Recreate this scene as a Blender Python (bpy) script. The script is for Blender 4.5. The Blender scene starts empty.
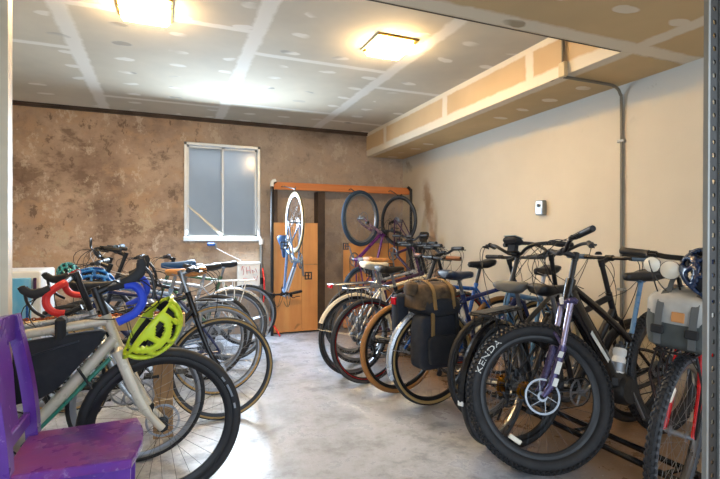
import bpy, math, random
from mathutils import Vector, Matrix
random.seed(7)
PI = math.pi
SC = bpy.context.scene
COL = SC.collection
V = Vector

# ------------------------------------------------------------------ materials
class G:
    """tiny node-graph helper"""
    def __init__(s, name):
        s.m = bpy.data.materials.new(name); s.m.use_nodes = True
        s.t = s.m.node_tree; s.t.nodes.clear()
        s.out = s.t.nodes.new('ShaderNodeOutputMaterial')
        s.b = s.t.nodes.new('ShaderNodeBsdfPrincipled')
        s.t.links.new(s.b.outputs[0], s.out.inputs[0])
        s._tc = None
    def put(s, sock, v):
        if hasattr(v, 'is_linked'): s.t.links.new(v, sock)
        elif v is not None:
            if isinstance(v, (tuple, list)) and len(v) == 3 and sock.type == 'RGBA': v = (*v, 1)
            sock.default_value = v
    def co(s):
        if not s._tc: s._tc = s.t.nodes.new('ShaderNodeTexCoord')
        return s._tc.outputs['Object']
    def xyz(s):
        n = s.t.nodes.new('ShaderNodeSeparateXYZ'); s.put(n.inputs[0], s.co()); return n.outputs
    def comb(s, x, y, z):
        n = s.t.nodes.new('ShaderNodeCombineXYZ')
        for i, v in enumerate((x, y, z)): s.put(n.inputs[i], v)
        return n.outputs[0]
    def scaled(s, sc):
        n = s.t.nodes.new('ShaderNodeMapping'); s.put(n.inputs['Vector'], s.co()); n.inputs['Scale'].default_value = sc
        return n.outputs[0]
    def noise(s, scale, detail=4, rough=.6, vec=None):
        n = s.t.nodes.new('ShaderNodeTexNoise'); s.put(n.inputs['Vector'], vec or s.co())
        n.inputs['Scale'].default_value = scale; n.inputs['Detail'].default_value = detail; n.inputs['Roughness'].default_value = rough
        return n.outputs[0]
    def math(s, op, a, b=None, c=None, clamp=False):
        n = s.t.nodes.new('ShaderNodeMath'); n.operation = op; n.use_clamp = clamp
        s.put(n.inputs[0], a)
        if b is not None: s.put(n.inputs[1], b)
        if c is not None: s.put(n.inputs[2], c)
        return n.outputs[0]
    def step(s, v, a, b, lo=0., hi=1.):
        n = s.t.nodes.new('ShaderNodeMapRange'); n.clamp = True
        s.put(n.inputs[0], v)
        for i, q in enumerate((a, b, lo, hi)): n.inputs[i+1].default_value = q
        return n.outputs[0]
    def mix(s, f, a, b):
        n = s.t.nodes.new('ShaderNodeMix'); n.data_type = 'RGBA'
        s.put(n.inputs[0], f); s.put(n.inputs[6], a); s.put(n.inputs[7], b)
        return n.outputs[2]
    def bump(s, h, strength=.3, dist=.01):
        n = s.t.nodes.new('ShaderNodeBump'); s.put(n.inputs['Height'], h)
        n.inputs['Strength'].default_value = strength; n.inputs['Distance'].default_value = dist
        s.t.links.new(n.outputs[0], s.b.inputs['Normal'])
    def set(s, color=None, rough=None, metal=None, spec=None):
        if color is not None: s.put(s.b.inputs['Base Color'], color)
        if rough is not None: s.put(s.b.inputs['Roughness'], rough)
        if metal is not None: s.put(s.b.inputs['Metallic'], metal)
        if spec is not None: s.put(s.b.inputs['Specular IOR Level'], spec)
        return s.m

def hexlin(r, g, b):
    f = lambda c: (c/255/12.92) if c/255 <= .04045 else ((c/255+.055)/1.055)**2.4
    return (f(r), f(g), f(b))

MATS = {}
def mat(name, rgb, rough=.5, metal=0., var=.07, scale=9, spec=None):
    """plain surface with a little procedural wear"""
    if name in MATS: return MATS[name]
    g = G(name); c = hexlin(*rgb)
    n = g.noise(scale, 3)
    f = g.step(n, .3, .7)
    col = g.mix(f, tuple(x*(1-var) for x in c), tuple(min(1, x*(1+var)) for x in c))
    r = g.step(g.noise(scale*2.3, 2), .3, .7, max(.02, rough-.07), min(1, rough+.07))
    MATS[name] = g.set(col, r, metal, spec)
    return MATS[name]

# common materials
mat('rubber_black', (32, 32, 35), .7)
mat('rubber_grey', (70, 72, 76), .8)
mat('rubber_blue', (38, 60, 84), .7)
mat('tan_wall', (170, 140, 88), .75)
mat('brown_tyre', (150, 104, 54), .7)
mat('cream_wall', (205, 190, 150), .75)
mat('alloy', (146, 149, 154), .33, 1.)
mat('alloy_dull', (150, 154, 160), .42, .9)
mat('chrome', (225, 225, 228), .1, 1.)
mat('steel_dark', (60, 62, 66), .35, .8)
mat('black_metal', (22, 22, 25), .35, .2)
mat('black_gloss', (18, 18, 22), .18)
mat('black_plastic', (26, 26, 28), .5)
mat('gold', (190, 140, 50), .3, 1.)
mat('white_paint', (225, 228, 230), .35)
mat('cream_paint', (222, 212, 190), .4)
mat('champagne', (198, 188, 168), .3, .1, var=.03)
mat('teal', (40, 120, 100), .3)
mat('blue_tape', (24, 62, 190), .6)
mat('red_tape', (205, 36, 32), .5)
mat('blue_paint', (36, 84, 160), .25)
mat('steel_blue', (78, 120, 160), .3)
mat('purple_paint', (98, 40, 118), .3)
mat('plum_paint', (66, 36, 74), .3)
mat('pink_silver', (190, 160, 185), .25, .5)
mat('indigo_paint', (78, 72, 112), .25, .3)
mat('lilac_metal', (176, 168, 196), .22, .7)
mat('red_paint', (190, 28, 30), .25)
mat('green_paint', (60, 96, 70), .3)
mat('olive_paint', (120, 112, 62), .4)
mat('silver_paint', (190, 195, 202), .25, .5)
mat('frost_blue', (120, 150, 190), .3)
mat('navy_paint', (30, 42, 92), .3)
mat('leather_tan', (190, 132, 78), .5)
mat('leather_brown', (120, 74, 40), .5)
mat('saddle_black', (24, 24, 27), .5)
mat('saddle_navy', (44, 54, 74), .4)
mat('saddle_grey', (92, 92, 90), .6)
mat('saddle_blue', (40, 80, 130), .5)
mat('saddle_cream', (212, 205, 188), .5)
mat('grip_blue_grey', (80, 104, 126), .7)
mat('red_lens', (200, 20, 36), .2)
mat('clear_lens', (235, 225, 205), .1)
mat('screen', (150, 165, 175), .15)
mat('hiviz', (196, 214, 44), .4)
mat('helmet_blue', (36, 110, 190), .3)
mat('helmet_teal', (40, 130, 140), .3)
mat('helmet_navy', (22, 40, 70), .25)
mat('foam_black', (28, 28, 30), .85)
mat('fabric_black', (30, 32, 38), .85)
mat('fabric_navy', (27, 31, 41), .8)
mat('fabric_olive', (74, 58, 40), .85, var=.6, scale=14)
mat('fabric_grey', (172, 170, 164), .8, var=.25, scale=8)
mat('fabric_dark_grey', (70, 74, 72), .8, var=.25)
mat('webbing_grey', (86, 88, 88), .8)
mat('webbing_tan', (128, 100, 58), .8)
mat('brass', (190, 160, 80), .3, 1.)
mat('white_plastic', (236, 236, 232), .45)
mat('marker_ink', (196, 120, 120), .7)
mat('white_print', (225, 225, 220), .5)
mat('cable_black', (20, 20, 22), .5)
mat('pipe_black', (40, 40, 42), .4, .4)
mat('galv', (150, 150, 146), .4, .7)

# ------------------------------------------------------------------ mesh builder
class B:
    def __init__(s): s.v = []; s.f = []; s.mi = []
    def add(s, vs, fs, m=0):
        o = len(s.v); s.v += [V(p) for p in vs]
        for f in fs: s.f.append([i+o for i in f]); s.mi.append(m)
    def tube(s, pts, r, n=8, m=0, cap=True, closed=False, sq=None):
        pts = [V(p) for p in pts]; k = len(pts)
        rs = r if isinstance(r, (list, tuple)) else [r]*k
        def tan(i):
            if closed: return (pts[(i+1) % k]-pts[i-1]).normalized()
            a = pts[max(0, i-1)]; b = pts[min(k-1, i+1)]
            d = b-a
            return d.normalized() if d.length > 1e-9 else V((0, 0, 1))
        t = tan(0); u = t.orthogonal().normalized()
        if abs(t.y) < .9:
            u = (V((0, 1, 0))-t*t.y).normalized()
        vs = []; fs = []
        for i in range(k):
            t = tan(i); u = (u-t*u.dot(t))
            u = u.normalized() if u.length > 1e-6 else t.orthogonal().normalized()
            w = t.cross(u)
            rr = rs[i]; ru, rw = (rr if isinstance(rr, tuple) else (rr, rr))
            for j in range(n):
                a = 2*PI*(j+.5)/n
                vs.append(pts[i]+u*(math.cos(a)*ru)+w*(math.sin(a)*rw))
        for i in range(k if closed else k-1):
            i2 = (i+1) % k
            for j in range(n):
                j2 = (j+1) % n
                fs.append([i*n+j, i*n+j2, i2*n+j2, i2*n+j])
        if cap and not closed:
            fs.append(list(range(n))[::-1]); fs.append([(k-1)*n+j for j in range(n)])
        s.add(vs, fs, m)
        return s
    def box(s, lo, hi, m=0, bev=0.):
        lo = V(lo); hi = V(hi)
        if bev <= 0:
            vs = [(x, y, z) for x in (lo.x, hi.x) for y in (lo.y, hi.y) for z in (lo.z, hi.z)]
            s.add(vs, [[0, 1, 3, 2], [4, 6, 7, 5], [0, 4, 5, 1], [2, 3, 7, 6], [0, 2, 6, 4], [1, 5, 7, 3]], m)
        else:
            # bevelled box: three shrunken shells joined
            c = (lo+hi)/2; h = (hi-lo)/2; b = min(bev, h.x*.95, h.y*.95, h.z*.95)
            vs = []; idx = {}
            for sx in (-1, 1):
                for sy in (-1, 1):
                    for sz in (-1, 1):
                        for ax in range(3):
                            p = V((sx*(h.x-b), sy*(h.y-b), sz*(h.z-b)))
                            p[ax] = (sx, sy, sz)[ax]*h[ax]
                            idx[(sx, sy, sz, ax)] = len(vs); vs.append(c+p)
            fs = []
            for ax in range(3):
                o = [a for a in range(3) if a != ax]
                for sg in (-1, 1):
                    q = []
                    for a, b2 in ((-1, -1), (1, -1), (1, 1), (-1, 1)):
                        k = [0, 0, 0]; k[ax] = sg; k[o[0]] = a; k[o[1]] = b2
                        q.append(idx[(*k, ax)])
                    fs.append(q)
                for a in (-1, 1):
                    for b2 in (-1, 1):
                        q = []
                        for e, fx in ((-1, o[0]), (1, o[0]), (1, o[1]), (-1, o[1])):
                            k = [0, 0, 0]; k[ax] = e; k[o[0]] = a; k[o[1]] = b2
                            q.append(idx[(*k, fx)])
                        fs.append(q)
            for sx in (-1, 1):
                for sy in (-1, 1):
                    for sz in (-1, 1): fs.append([idx[(sx, sy, sz, a)] for a in range(3)])
            s.add(vs, fs, m)
        return s
    def lathe(s, prof, n=48, m=0, closed=False, mats=None, c=(0, 0, 0)):
        """profile of (radius, y) turned about the y axis"""
        k = len(prof); vs = []; c = V(c)
        for i in range(n):
            a = 2*PI*i/n
            for r, y in prof: vs.append(c+V((math.cos(a)*r, y, math.sin(a)*r)))
        for j in range(k if closed else k-1):
            j2 = (j+1) % k
            fs = []
            for i in range(n):
                i2 = (i+1) % n
                fs.append([i*k+j, i2*k+j, i2*k+j2, i*k+j2])
            o = len(s.v)
            for f in fs: s.f.append([q+o for q in f]); s.mi.append(mats[j] if mats else m)
        s.v += vs
        return s
    def disc(s, c, r, y0, y1, n=24, m=0):
        return s.lathe([(0.0005, y0), (r, y0), (r, y1), (0.0005, y1)], n, m, c=c)
    def loft(s, secs, m=0, cap=True):
        n = len(secs[0]); vs = [p for q in secs for p in q]; fs = []
        for i in range(len(secs)-1):
            for j in range(n):
                j2 = (j+1) % n
                fs.append([i*n+j, i*n+j2, (i+1)*n+j2, (i+1)*n+j])
        if cap: fs.append(list(range(n))[::-1]); fs.append([(len(secs)-1)*n+j for j in range(n)])
        s.add(vs, fs, m); return s
    def prism(s, poly, y0, y1, m=0):
        """polygon in xz extruded along y"""
        n = len(poly)
        vs = [(x, y0, z) for x, z in poly]+[(x, y1, z) for x, z in poly]
        fs = [list(range(n))[::-1], [n+i for i in range(n)]]+[[i, (i+1) % n, n+(i+1) % n, n+i] for i in range(n)]
        s.add(vs, fs, m); return s
    def tf(s, M):
        s.v = [M @ p for p in s.v]; return s
    def join(s, o, m=None):
        k = len(s.v); s.v += o.v; s.f += [[i+k for i in f] for f in o.f]; s.mi += (o.mi if m is None else [m]*len(o.f)); return s
    def build(s, name, mats, parent=None, smooth=35, **props):
        me = bpy.data.meshes.new(name)
        me.from_pydata([tuple(p) for p in s.v], [], s.f)
        if not isinstance(mats, (list, tuple)): mats = [mats]
        for q in mats: me.materials.append(MATS[q] if isinstance(q, str) else q)
        me.polygons.foreach_set('material_index', s.mi)
        me.validate()
        import bmesh
        bm = bmesh.new(); bm.from_mesh(me)
        bmesh.ops.recalc_face_normals(bm, faces=bm.faces); bm.to_mesh(me); bm.free()
        if smooth:
            me.polygons.foreach_set('use_smooth', [True]*len(me.polygons))
            me.set_sharp_from_angle(angle=math.radians(smooth))
        o = bpy.data.objects.new(name, me); COL.objects.link(o)
        if parent is not None: o.parent = parent
        for k2, v2 in props.items(): o[k2] = v2
        return o

def tag(o, label, cat, group=None, kind=None):
    o['label'] = label; o['category'] = cat
    if group: o['group'] = group
    if kind: o['kind'] = kind
    return o
def empty(name, loc=(0, 0, 0)):
    o = bpy.data.objects.new(name, None); o.location = loc; o.empty_display_size = .1; COL.objects.link(o); return o
def struct(name, b, m, parent=None, smooth=0):
    o = b.build(name, m, parent, smooth)
    if parent is None: o['kind'] = 'structure'
    return o
def bez(p0, p1, p2, p3, n=10):
    p0, p1, p2, p3 = map(V, (p0, p1, p2, p3)); r = []
    for i in range(n+1):
        t = i/n; u = 1-t
        r.append(p0*u**3+p1*(3*u*u*t)+p2*(3*u*t*t)+p3*t**3)
    return r
def smooth_path(pts, n=6):
    P = [V(p) for p in pts]; Q = [P[0]*2-P[1]]+P+[P[-1]*2-P[-2]]; out = []
    for i in range(1, len(Q)-2):
        for k in range(n):
            t = k/n; a, b, c, d = Q[i-1], Q[i], Q[i+1], Q[i+2]
            out.append(.5*((2*b)+(c-a)*t+(2*a-5*b+4*c-d)*t*t+(3*b-a-3*c+d)*t**3))
    out.append(P[-1]); return out
def text_mesh(txt, size):
    c = bpy.data.curves.new('lettering', 'FONT'); c.body = txt; c.size = size; c.resolution_u = 2
    o = bpy.data.objects.new('lettering', c); COL.objects.link(o)
    dg = bpy.context.evaluated_depsgraph_get()
    me = bpy.data.meshes.new_from_object(o.evaluated_get(dg))
    vs = [v.co.copy() for v in me.vertices]; fs = [list(p.vertices) for p in me.polygons]
    bpy.data.objects.remove(o); bpy.data.curves.remove(c); bpy.data.meshes.remove(me)
    return vs, fs
# ------------------------------------------------------------------ bicycles
def wheel(root, M, P, rear):
    """wheel turning about local y at the origin, placed by M"""
    R = P['R']; tw = P['tw']; rc = R-tw/2
    rim_r = R-tw*1.0; rd = P['rim_d']; rw = min(tw*.42, .014)
    b = B().lathe([(rim_r+.004, -rw), (rim_r+.004, rw), (rim_r-rd*.3, rw*1.02), (rim_r-rd*.5, rw*.9), (rim_r-rd, rw*.45), (rim_r-rd, -rw*.45), (rim_r-rd*.5, -rw*.9), (rim_r-rd*.3, -rw*1.02)], 56, closed=True,
                  mats=[0, 0, 1, 0, 0, 0, 1, 0])
    w = b.tf(M).build('wheel', [P['rim'], P['rim2'] or P['rim']], root, 40)
    # tyre
    k = 14; prof = []; mm = []
    for j in range(k):
        a = 2*PI*j/k
        prof.append((rc+math.cos(a)*tw/2, math.sin(a)*tw/2))
        am = abs((2*PI*(j+.5)/k+PI) % (2*PI)-PI)
        mm.append(1 if (P['side'] and am > P['side_a']) else 0)
    t = B().lathe(prof, 64, closed=True, mats=mm)
    if P['knob']:
        nk = P['knob']; h = .010 if tw > .06 else .0045
        for i in range(nk):
            for q, (ya, wd) in enumerate(((-.95, .16), (-.5, .2), (0, .2), (.5, .2), (.95, .16))):
                a = 2*PI*(i+(.5 if q % 2 else 0))/nk; da = 2*PI/nk*.26
                c0 = ya-wd; c1 = ya+wd
                vs = []
                for hh in (-.002, h):
                    for aa in (a-da, a+da):
                        for cc in (c0, c1):
                            r = rc+math.cos(cc)*(tw/2+hh); y = math.sin(cc)*(tw/2+hh)
                            vs.append((math.cos(aa)*r, y, math.sin(aa)*r))
                t.add(vs, [[0, 1, 3, 2], [4, 6, 7, 5], [0, 4, 5, 1], [2, 3, 7, 6], [0, 2, 6, 4], [1, 5, 7, 3]], 0)
    t.tf(M).build('tyre', [P['tyre'], P['side'] or P['tyre']], w, 50)
    for txt, size, phi0, off in P['tyre_text'] if not rear else ():
        vs, fs = text_mesh(txt, size); pts = []
        for p in vs:
            r = rc+off+p.y; ph = phi0+p.x*1.45/(rc+off)
            y = math.sqrt(max(1e-6, (tw/2)**2-(r-rc)**2))+.0012
            pts.append((math.cos(ph)*r, y, math.sin(ph)*r))
        lb = B(); lb.add(pts, fs); lb.tf(M).build('lettering', 'white_print', w, 0)
    if P['tyre_marks'] and not rear:
        rr0, rr1 = rc-.010, rc-.001
        for a0, a1 in P['tyre_marks']:
            n = 8; lb = B()
            for sg in (-1,):
                vs = []
                for i in range(n+1):
                    a = a0+(a1-a0)*i/n
                    for r in (rr0, rr1):
                        y = math.sqrt(max(1e-6, (tw/2)**2-(r-rc)**2))+.001
                        vs.append((math.cos(a)*r, sg*y, math.sin(a)*r))
                lb.add(vs, [[2*i, 2*i+1, 2*i+3, 2*i+2] for i in range(n)])
            lb.tf(M).build('reflective_stripe', 'alloy_dull', w, 0)
    # hub
    hw = .066 if rear else .05
    hb = B().lathe([(.004, -hw-.012), (.006, -hw), (.010, -hw), (.011, -.034), (.024, -.033), (.024, -.029), (.012, -.025), (.012, .025), (.024, .029), (.024, .033), (.011, .034), (.010, hw), (.006, hw), (.004, hw+.012)], 20)
    hb.tf(M).build('hub', P['hub'], w)
    ns = P['spokes']; sb = B()
    for i in range(ns):
        a = 2*PI*i/ns; side = 1 if i % 2 else -1
        lead = (1 if (i//2) % 2 else -1)*.9
        p0 = V((math.cos(a+lead)*.023, side*.031, math.sin(a+lead)*.023))
        p1 = V((math.cos(a)*(rim_r-rd+.002), side*.003, math.sin(a)*(rim_r-rd+.002)))
        sb.tube([p0, p1], P['spoke_r'], 3, cap=False)
    sb.tf(M).build('spokes', P['spoke_m'], w, 0)
    if P['disc']:
        rb = B(); y = .047 if not rear else .05; rr = P['disc']
        rb.lathe([(rr, y), (rr-.010, y), (rr-.010, y+.002), (rr, y+.002)], 40, closed=True)
        for i in range(6):
            a = 2*PI*i/6
            rb.tube([(math.cos(a)*.02, y+.001, math.sin(a)*.02), (math.cos(a+.5)*(rr-.01), y+.001, math.sin(a+.5)*(rr-.01))], .0022, 4)
        rb.lathe([(.026, y), (.014, y), (.014, y+.002), (.026, y+.002)], 20, closed=True)
        rb.tf(M).build('disc_rotor', 'alloy_dull', w, 30)
    if P['reflector']:
        a = P['reflector'] if not rear else 2.2; r = rim_r-.05
        rf = B().box((-.035, -.008, -.012), (.035, .008, .012), bev=.004)
        rf.tf(M @ Matrix.Rotation(-a, 4, 'Y') @ Matrix.Translation((r, 0, 0)) @ Matrix.Rotation(PI/2, 4, 'Y')).build('reflector', 'clear_lens', w)
    if rear:
        cb = B(); rs = P['cass_r']
        for i, r in enumerate([rs, rs*.86, rs*.74, rs*.62, rs*.5]):
            y = -.036-i*.0045
            cb.lathe([(.014, y), (r-.005, y)] + [(r, y-.0008), (r-.005, y-.0016), (.014, y-.0016)], 28)
            for q in range(24):
                a = 2*PI*q/24
                cb.box((r-.006, y-.0014, -.0025), (r+.004, y, .0025))
                for vv in range(-8, 0):
                    p = cb.v[vv]; cb.v[vv] = V((p.x*math.cos(a)-p.z*math.sin(a), p.y, p.x*math.sin(a)+p.z*math.cos(a)))
        cb.tf(M).build('cassette', P['cass_m'], w, 30)
    return w

def saddle_mesh(L=.27, W=.15):
    secs = []
    prof = [(-.5, .30, -.004, .02), (-.46, .46, .012, .034), (-.36, .5, .014, .042), (-.2, .44, .004, .042), (0, .26, -.002, .036), (.2, .16, -.004, .032), (.4, .13, -.004, .028), (.48, .09, -.010, .02), (.5, .03, -.014, .01)]
    for x, hw, zt, th in prof:
        q = []
        for a in range(14):
            an = 2*PI*a/14; c = math.cos(an); s_ = math.sin(an)
            y = math.copysign(abs(c)**.7, c)*hw*W
            z = zt+(s_*.013 if s_ > 0 else s_*th*1.35)
            q.append(V((x*L, y, z-.1*(abs(y)**2)*4)))
        secs.append(q)
    return B().loft(secs)

DEF = dict(wb=1.02, R=.342, tw=.034, rim='alloy_dull', rim2=None, rim_d=.02, tyre='rubber_black', side=None, side_a=1.0, knob=0, hub='alloy_dull', spokes=28, spoke_r=.0009,
           spoke_m='alloy_dull', disc=0, reflector=0, cass_r=.05, cass_m='alloy_dull', tyre_text=(), tyre_marks=(),
           frame='black_metal', frame2=None, fork='black_metal', tr=.016, dt=.019, ha=71, sa=73, bbz=.275, cs=.43, fork_len=.395, susp=0, st_z=.76, bar='flat', bar_w=.62, bar_z=1.0, sweep=.03,
           grip='black_plastic', stem='black_metal', bar_m='black_metal', stem_len=.08, head_gap=.06, ht=.16,
           saddle_z=.95, saddle='saddle_black', saddle_w=.15, saddle_l=.27, post='alloy', post_r=.0136, crank=.6, ring=.085, crank_m='alloy_dull', pedal='black_plastic',
           steer=0, bar_turn=0, bar_roll=0, fender=None, fender_a=(.2, 2.6), rack=None, rack_z=.74, light=None, tail=None, motor=0, style='diamond', cables=2, cable_m='cable_black', nofront=0, lever='black_metal',
           tt_drop=.03, kick=0, display=0, mirror=0, bell=0, frontrack=0, heads=0, decals=None, bottle=None, fork_stick=0, tape=9, tape_end=None, stanchion='steel_dark', fend_rear=3.5, flap=0, nolegs=0)

def bike(label, at, ang, heading, group=None, lean=0, mount=None, name='bicycle', **kw):
    """hub: ground point of the wheel at the aisle; ang: turn of the line aisle->wall;
    heading 'in' = front at the wall (hub is the rear one), 'out' = front at the aisle"""
    P = dict(DEF); P.update(kw)
    R = P['R']; wb = P['wb']
    root = empty(name); tag(root, label, 'bicycle', group)
    u = V((math.cos(ang), math.sin(ang), 0))
    if mount is not None: root.matrix_world = mount
    else:
        if heading == 'in': loc = V((at[0], at[1], 0)); rz = ang
        else: loc = V((at[0], at[1], 0))+u*wb; rz = ang+PI
        root.matrix_world = Matrix.Translation(loc) @ Matrix.Rotation(rz, 4, 'Z') @ Matrix.Rotation(lean, 4, 'X')
    ha = math.radians(P['ha']); sa = math.radians(P['sa'])
    A = V((-math.cos(ha), 0, math.sin(ha))); N = V((math.sin(ha), 0, math.cos(ha)))
    fh = V((wb, 0, R)); rh = V((0, 0, R))
    rake = .045; P0 = fh-N*rake
    L = P['fork_len']
    hb = P0+A*L
    Ls = (P['bar_z']-.012-P0.z)/A.z
    top = P0+A*Ls                                   # top of the steerer
    htl = min(P['ht'], max(.08, Ls-L-P['head_gap']))
    htop = P0+A*(L+htl)
    bb = V((math.sqrt(P['cs']**2-(R-P['bbz'])**2), 0, P['bbz']))
    S = V((-math.cos(sa), 0, math.sin(sa)))
    sc = bb+S*((P['st_z']-bb.z)/S.z)
    sp = bb+S*((P['saddle_z']-.045-bb.z)/S.z)
    St = Matrix.Translation(P0) @ Matrix.Rotation(P['steer'], 4, A) @ Matrix.Translation(-P0)
    C = top+N*P['stem_len']*V((1, 0, 0)).dot(N)+V((0, 0, .006))
    Bt = St @ Matrix.Translation(P0) @ Matrix.Rotation(P['bar_turn'], 4, A) @ Matrix.Translation(-P0)
    # ---- frame
    f = B(); tr = P['tr']; dt = P['dt']
    hx = .019
    if P['style'] == 'ebike':
        f.tube([hb-A*.005, hb+A*htl], .027, 14)
        f.tube(smooth_path([bb+V((.06, 0, .03)), bb.lerp(hb, .45)+V((.0, 0, .015)), bb.lerp(hb, .85)+V((-.01, 0, .03)), hb+A*.05]), [(.034, .052)]*18+[(.030, .040)], 14)
        knee = sc
        f.tube(smooth_path([htop-A*.035, htop.lerp(sc, .5)+V((0, 0, -.02)), sc-S*.02]), .021, 12)
        f.tube([bb, sc+S*.02], .020, 12)
        for sg in (-1, 1):
            f.tube(smooth_path([sc-S*.06, sc.lerp(rh, .5)+V((0, sg*.055, .01)), rh+V((0, sg*.07, 0))]), .010, 8)
            f.tube(smooth_path([bb+V((-.02, sg*.03, 0)), bb.lerp(rh, .4)+V((0, sg*.06, 0)), rh+V((0, sg*.07, 0))]), .012, 8)
    else:
        f.tube([hb-A*.003, hb+A*.012, hb+A*(htl-.012), hb+A*htl], [.021, hx, hx, .021], 12)
        f.tube([bb, hb+A*.04], dt, 12)
        if P['style'] == 'step':
            f.tube(smooth_path([hb+A*(htl*.7), bb.lerp(hb, .55)+V((-.02, 0, .10)), bb+S*.14]), tr, 10)
        else:
            f.tube([sc-S*P['tt_drop'], htop-A*.028], tr, 12)
        f.tube([bb, sc+S*.015], .0165, 12)
        f.tube([sc-S*.005, sc+S*.018], .019, 12)
        for sg in (-1, 1):
            f.tube(smooth_path([sc-S*.02+V((0, sg*.012, 0)), sc.lerp(rh, .35)+V((0, sg*.035, 0)), rh+V((0, sg*.066, .02)), rh+V((0, sg*.066, 0))]), .0078, 8)
            f.tube(smooth_path([bb+V((-.01, sg*.022, 0)), bb.lerp(rh, .35)+V((0, sg*.04, 0)), rh+V((0, sg*.066, 0))]), .0088, 8)
        f.tube([sc.lerp(rh, .3)+V((0, -.035, 0)), sc.lerp(rh, .3)+V((0, .035, 0))], .007, 6)
    f.tube([bb+V((0, -.035, 0)), bb+V((0, .035, 0))], .021, 14)
    for sg in (-1, 1): f.box(rh+V((-.014, sg*.066-.003, -.018)), rh+V((.018, sg*.066+.003, .022)), bev=.002)
    fo = f.build('frame', P['frame'], root)
    if P['frame2']:       # second colour along the side of the down tube
        g = B()
        for sg in (-1, 1): g.tube([bb.lerp(hb, .18)+V((.004, sg*dt*.72, -dt*.62)), bb.lerp(hb, .92)+V((.004, sg*dt*.72, -dt*.45))], (.008), 6)
        g.build('frame_stripe', P['frame2'], fo)
    if P['decals']:
        g = B()
        d = (hb-bb); dn = d.normalized(); wide = .032 if P['style'] == 'ebike' else dt
        for sg in (-1, 1):
            for i, (t0, ln) in enumerate(P['decals']):
                p = bb+d*t0; q = p+dn*ln; off = V((0, sg*(wide+.0025), 0))
                nrm = V((-dn.z, 0, dn.x))*.011
                g.add([p+off-nrm, q+off-nrm, q+off+nrm+dn*.006, p+off+nrm+dn*.006], [[0, 1, 2, 3]])
        g.build('decal', 'white_print', fo, 0)
    if P['motor']:
        g = B(); 
        g.lathe([(.001, -.075), (.07, -.072), (.085, -.05), (.085, .05), (.07, .072), (.001, .075)], 28, c=bb+V((.02, 0, .01)))
        g.box(bb+V((-.02, -.05, .03)), bb+V((.12, .05, .11)), bev=.02)
        g.build('motor', 'black_plastic', root)
    # ---- fork
    k = B()
    cw = P['tw']/2+.028
    if P['susp']:
        k.tube([hb, top], .0145, 10, m=1)
        k.box(hb+V((-.03, -cw-.022, -.028)), hb+V((.028, cw+.022, .006)), m=0, bev=.012)
        for sg in (-1, 1):
            o = V((0, sg*cw, 0)); cr = hb+N*.0+o
            ax = fh+V((0, sg*.055, 0))
            q = P0+A*(L*.52)+o
            k.tube([cr-A*.01, q-A*.1], .016, 12, m=2)
            k.tube([q+N*.0, q-A*.02, P0+A*.06+N*.02+o, ax], [.0225, .0215, .018, .014], 12, m=1)
        k.tube(smooth_path([P0+A*(L*.55)+V((.012, -cw, 0)), P0+A*(L*.66)+V((.045, -cw*.5, 0)), P0+A*(L*.66)+V((.045, cw*.5, 0)), P0+A*(L*.55)+V((.012, cw, 0))]), .009, 8, m=1)
    else:
        k.tube([hb+A*.0, top], .014, 10, m=1)
        k.tube([hb+V((0, -cw, -.022)), hb+V((0, 0, -.004)), hb+V((0, cw, -.022))], [.012, .019, .012], 10)
        for sg in () if P['nolegs'] else (-1, 1):
            fat = P['fork_fat'] if 'fork_fat' in P else 1
            k.tube(smooth_path([hb+V((0, sg*cw*.8, -.012)), P0+A*(L*.55)+V((0, sg*cw, 0)), P0+A*(L*.25)+N*.012+V((0, sg*.052, 0)), fh+V((0, sg*.054, 0))]),
                   [(.013*fat, .0155*fat)]*7+[(.012*fat, .014*fat)]*6+[(.010*fat, .011*fat)]*6, 10)
    k.tf(St)
    fk = k.build('fork', [P['fork'], 'black_metal' if not P['susp'] else P['fork'], P['stanchion']], root)
    if P['fork_stick']:
      for sg in (-1, 1):
        g = B()
        if 1:
            for t0, t1, w_ in ((.12, .2, .012), (.24, .36, .013), (.40, .46, .012)):
                p = P0+A*(L*t0)+N*.012+V((0, sg*(cw+.0235), 0)); q = P0+A*(L*t1)+N*.006+V((0, sg*(cw+.0235), 0))
                g.add([p-N*w_, p+N*w_, q+N*w_, q-N*w_], [[0, 1, 2, 3]])
        g.tf(St).build('sticker', 'white_print', fk, 0)
      g = B().box(hb+V((.022, -.02, -.02)), hb+V((.034, .02, .02)), bev=.004)
      g.tf(St).build('crown_badge', 'white_print', fk)
    # ---- wheels
    if not P['nofront']: wheel(root, St @ Matrix.Translation(fh), P, False)
    wr = wheel(root, Matrix.Translation(rh), P, True)
    # ---- stem and bar
    k = B(); k.tube([top-A*.022, top+A*.022], .0185, 12)
    k.tube([top, C], [.017, .015], 10); k.tube([C+V((0, -.024, 0)), C+V((0, .024, 0))], .0195, 12)
    if top.z-htop.z > .07: k.tube([htop, top], .0155, 10)
    else: k.tube([htop, top], .0175, 12)
    k.tf(Bt).build('stem', P['stem'], root)
    BR = Bt @ Matrix.Translation(C) @ Matrix.Rotation(P['bar_roll'], 4, 'Y')
    w = P['bar_w']/2; kind = P['bar']; sw = P['sweep']
    levers = []; ends = []
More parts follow.
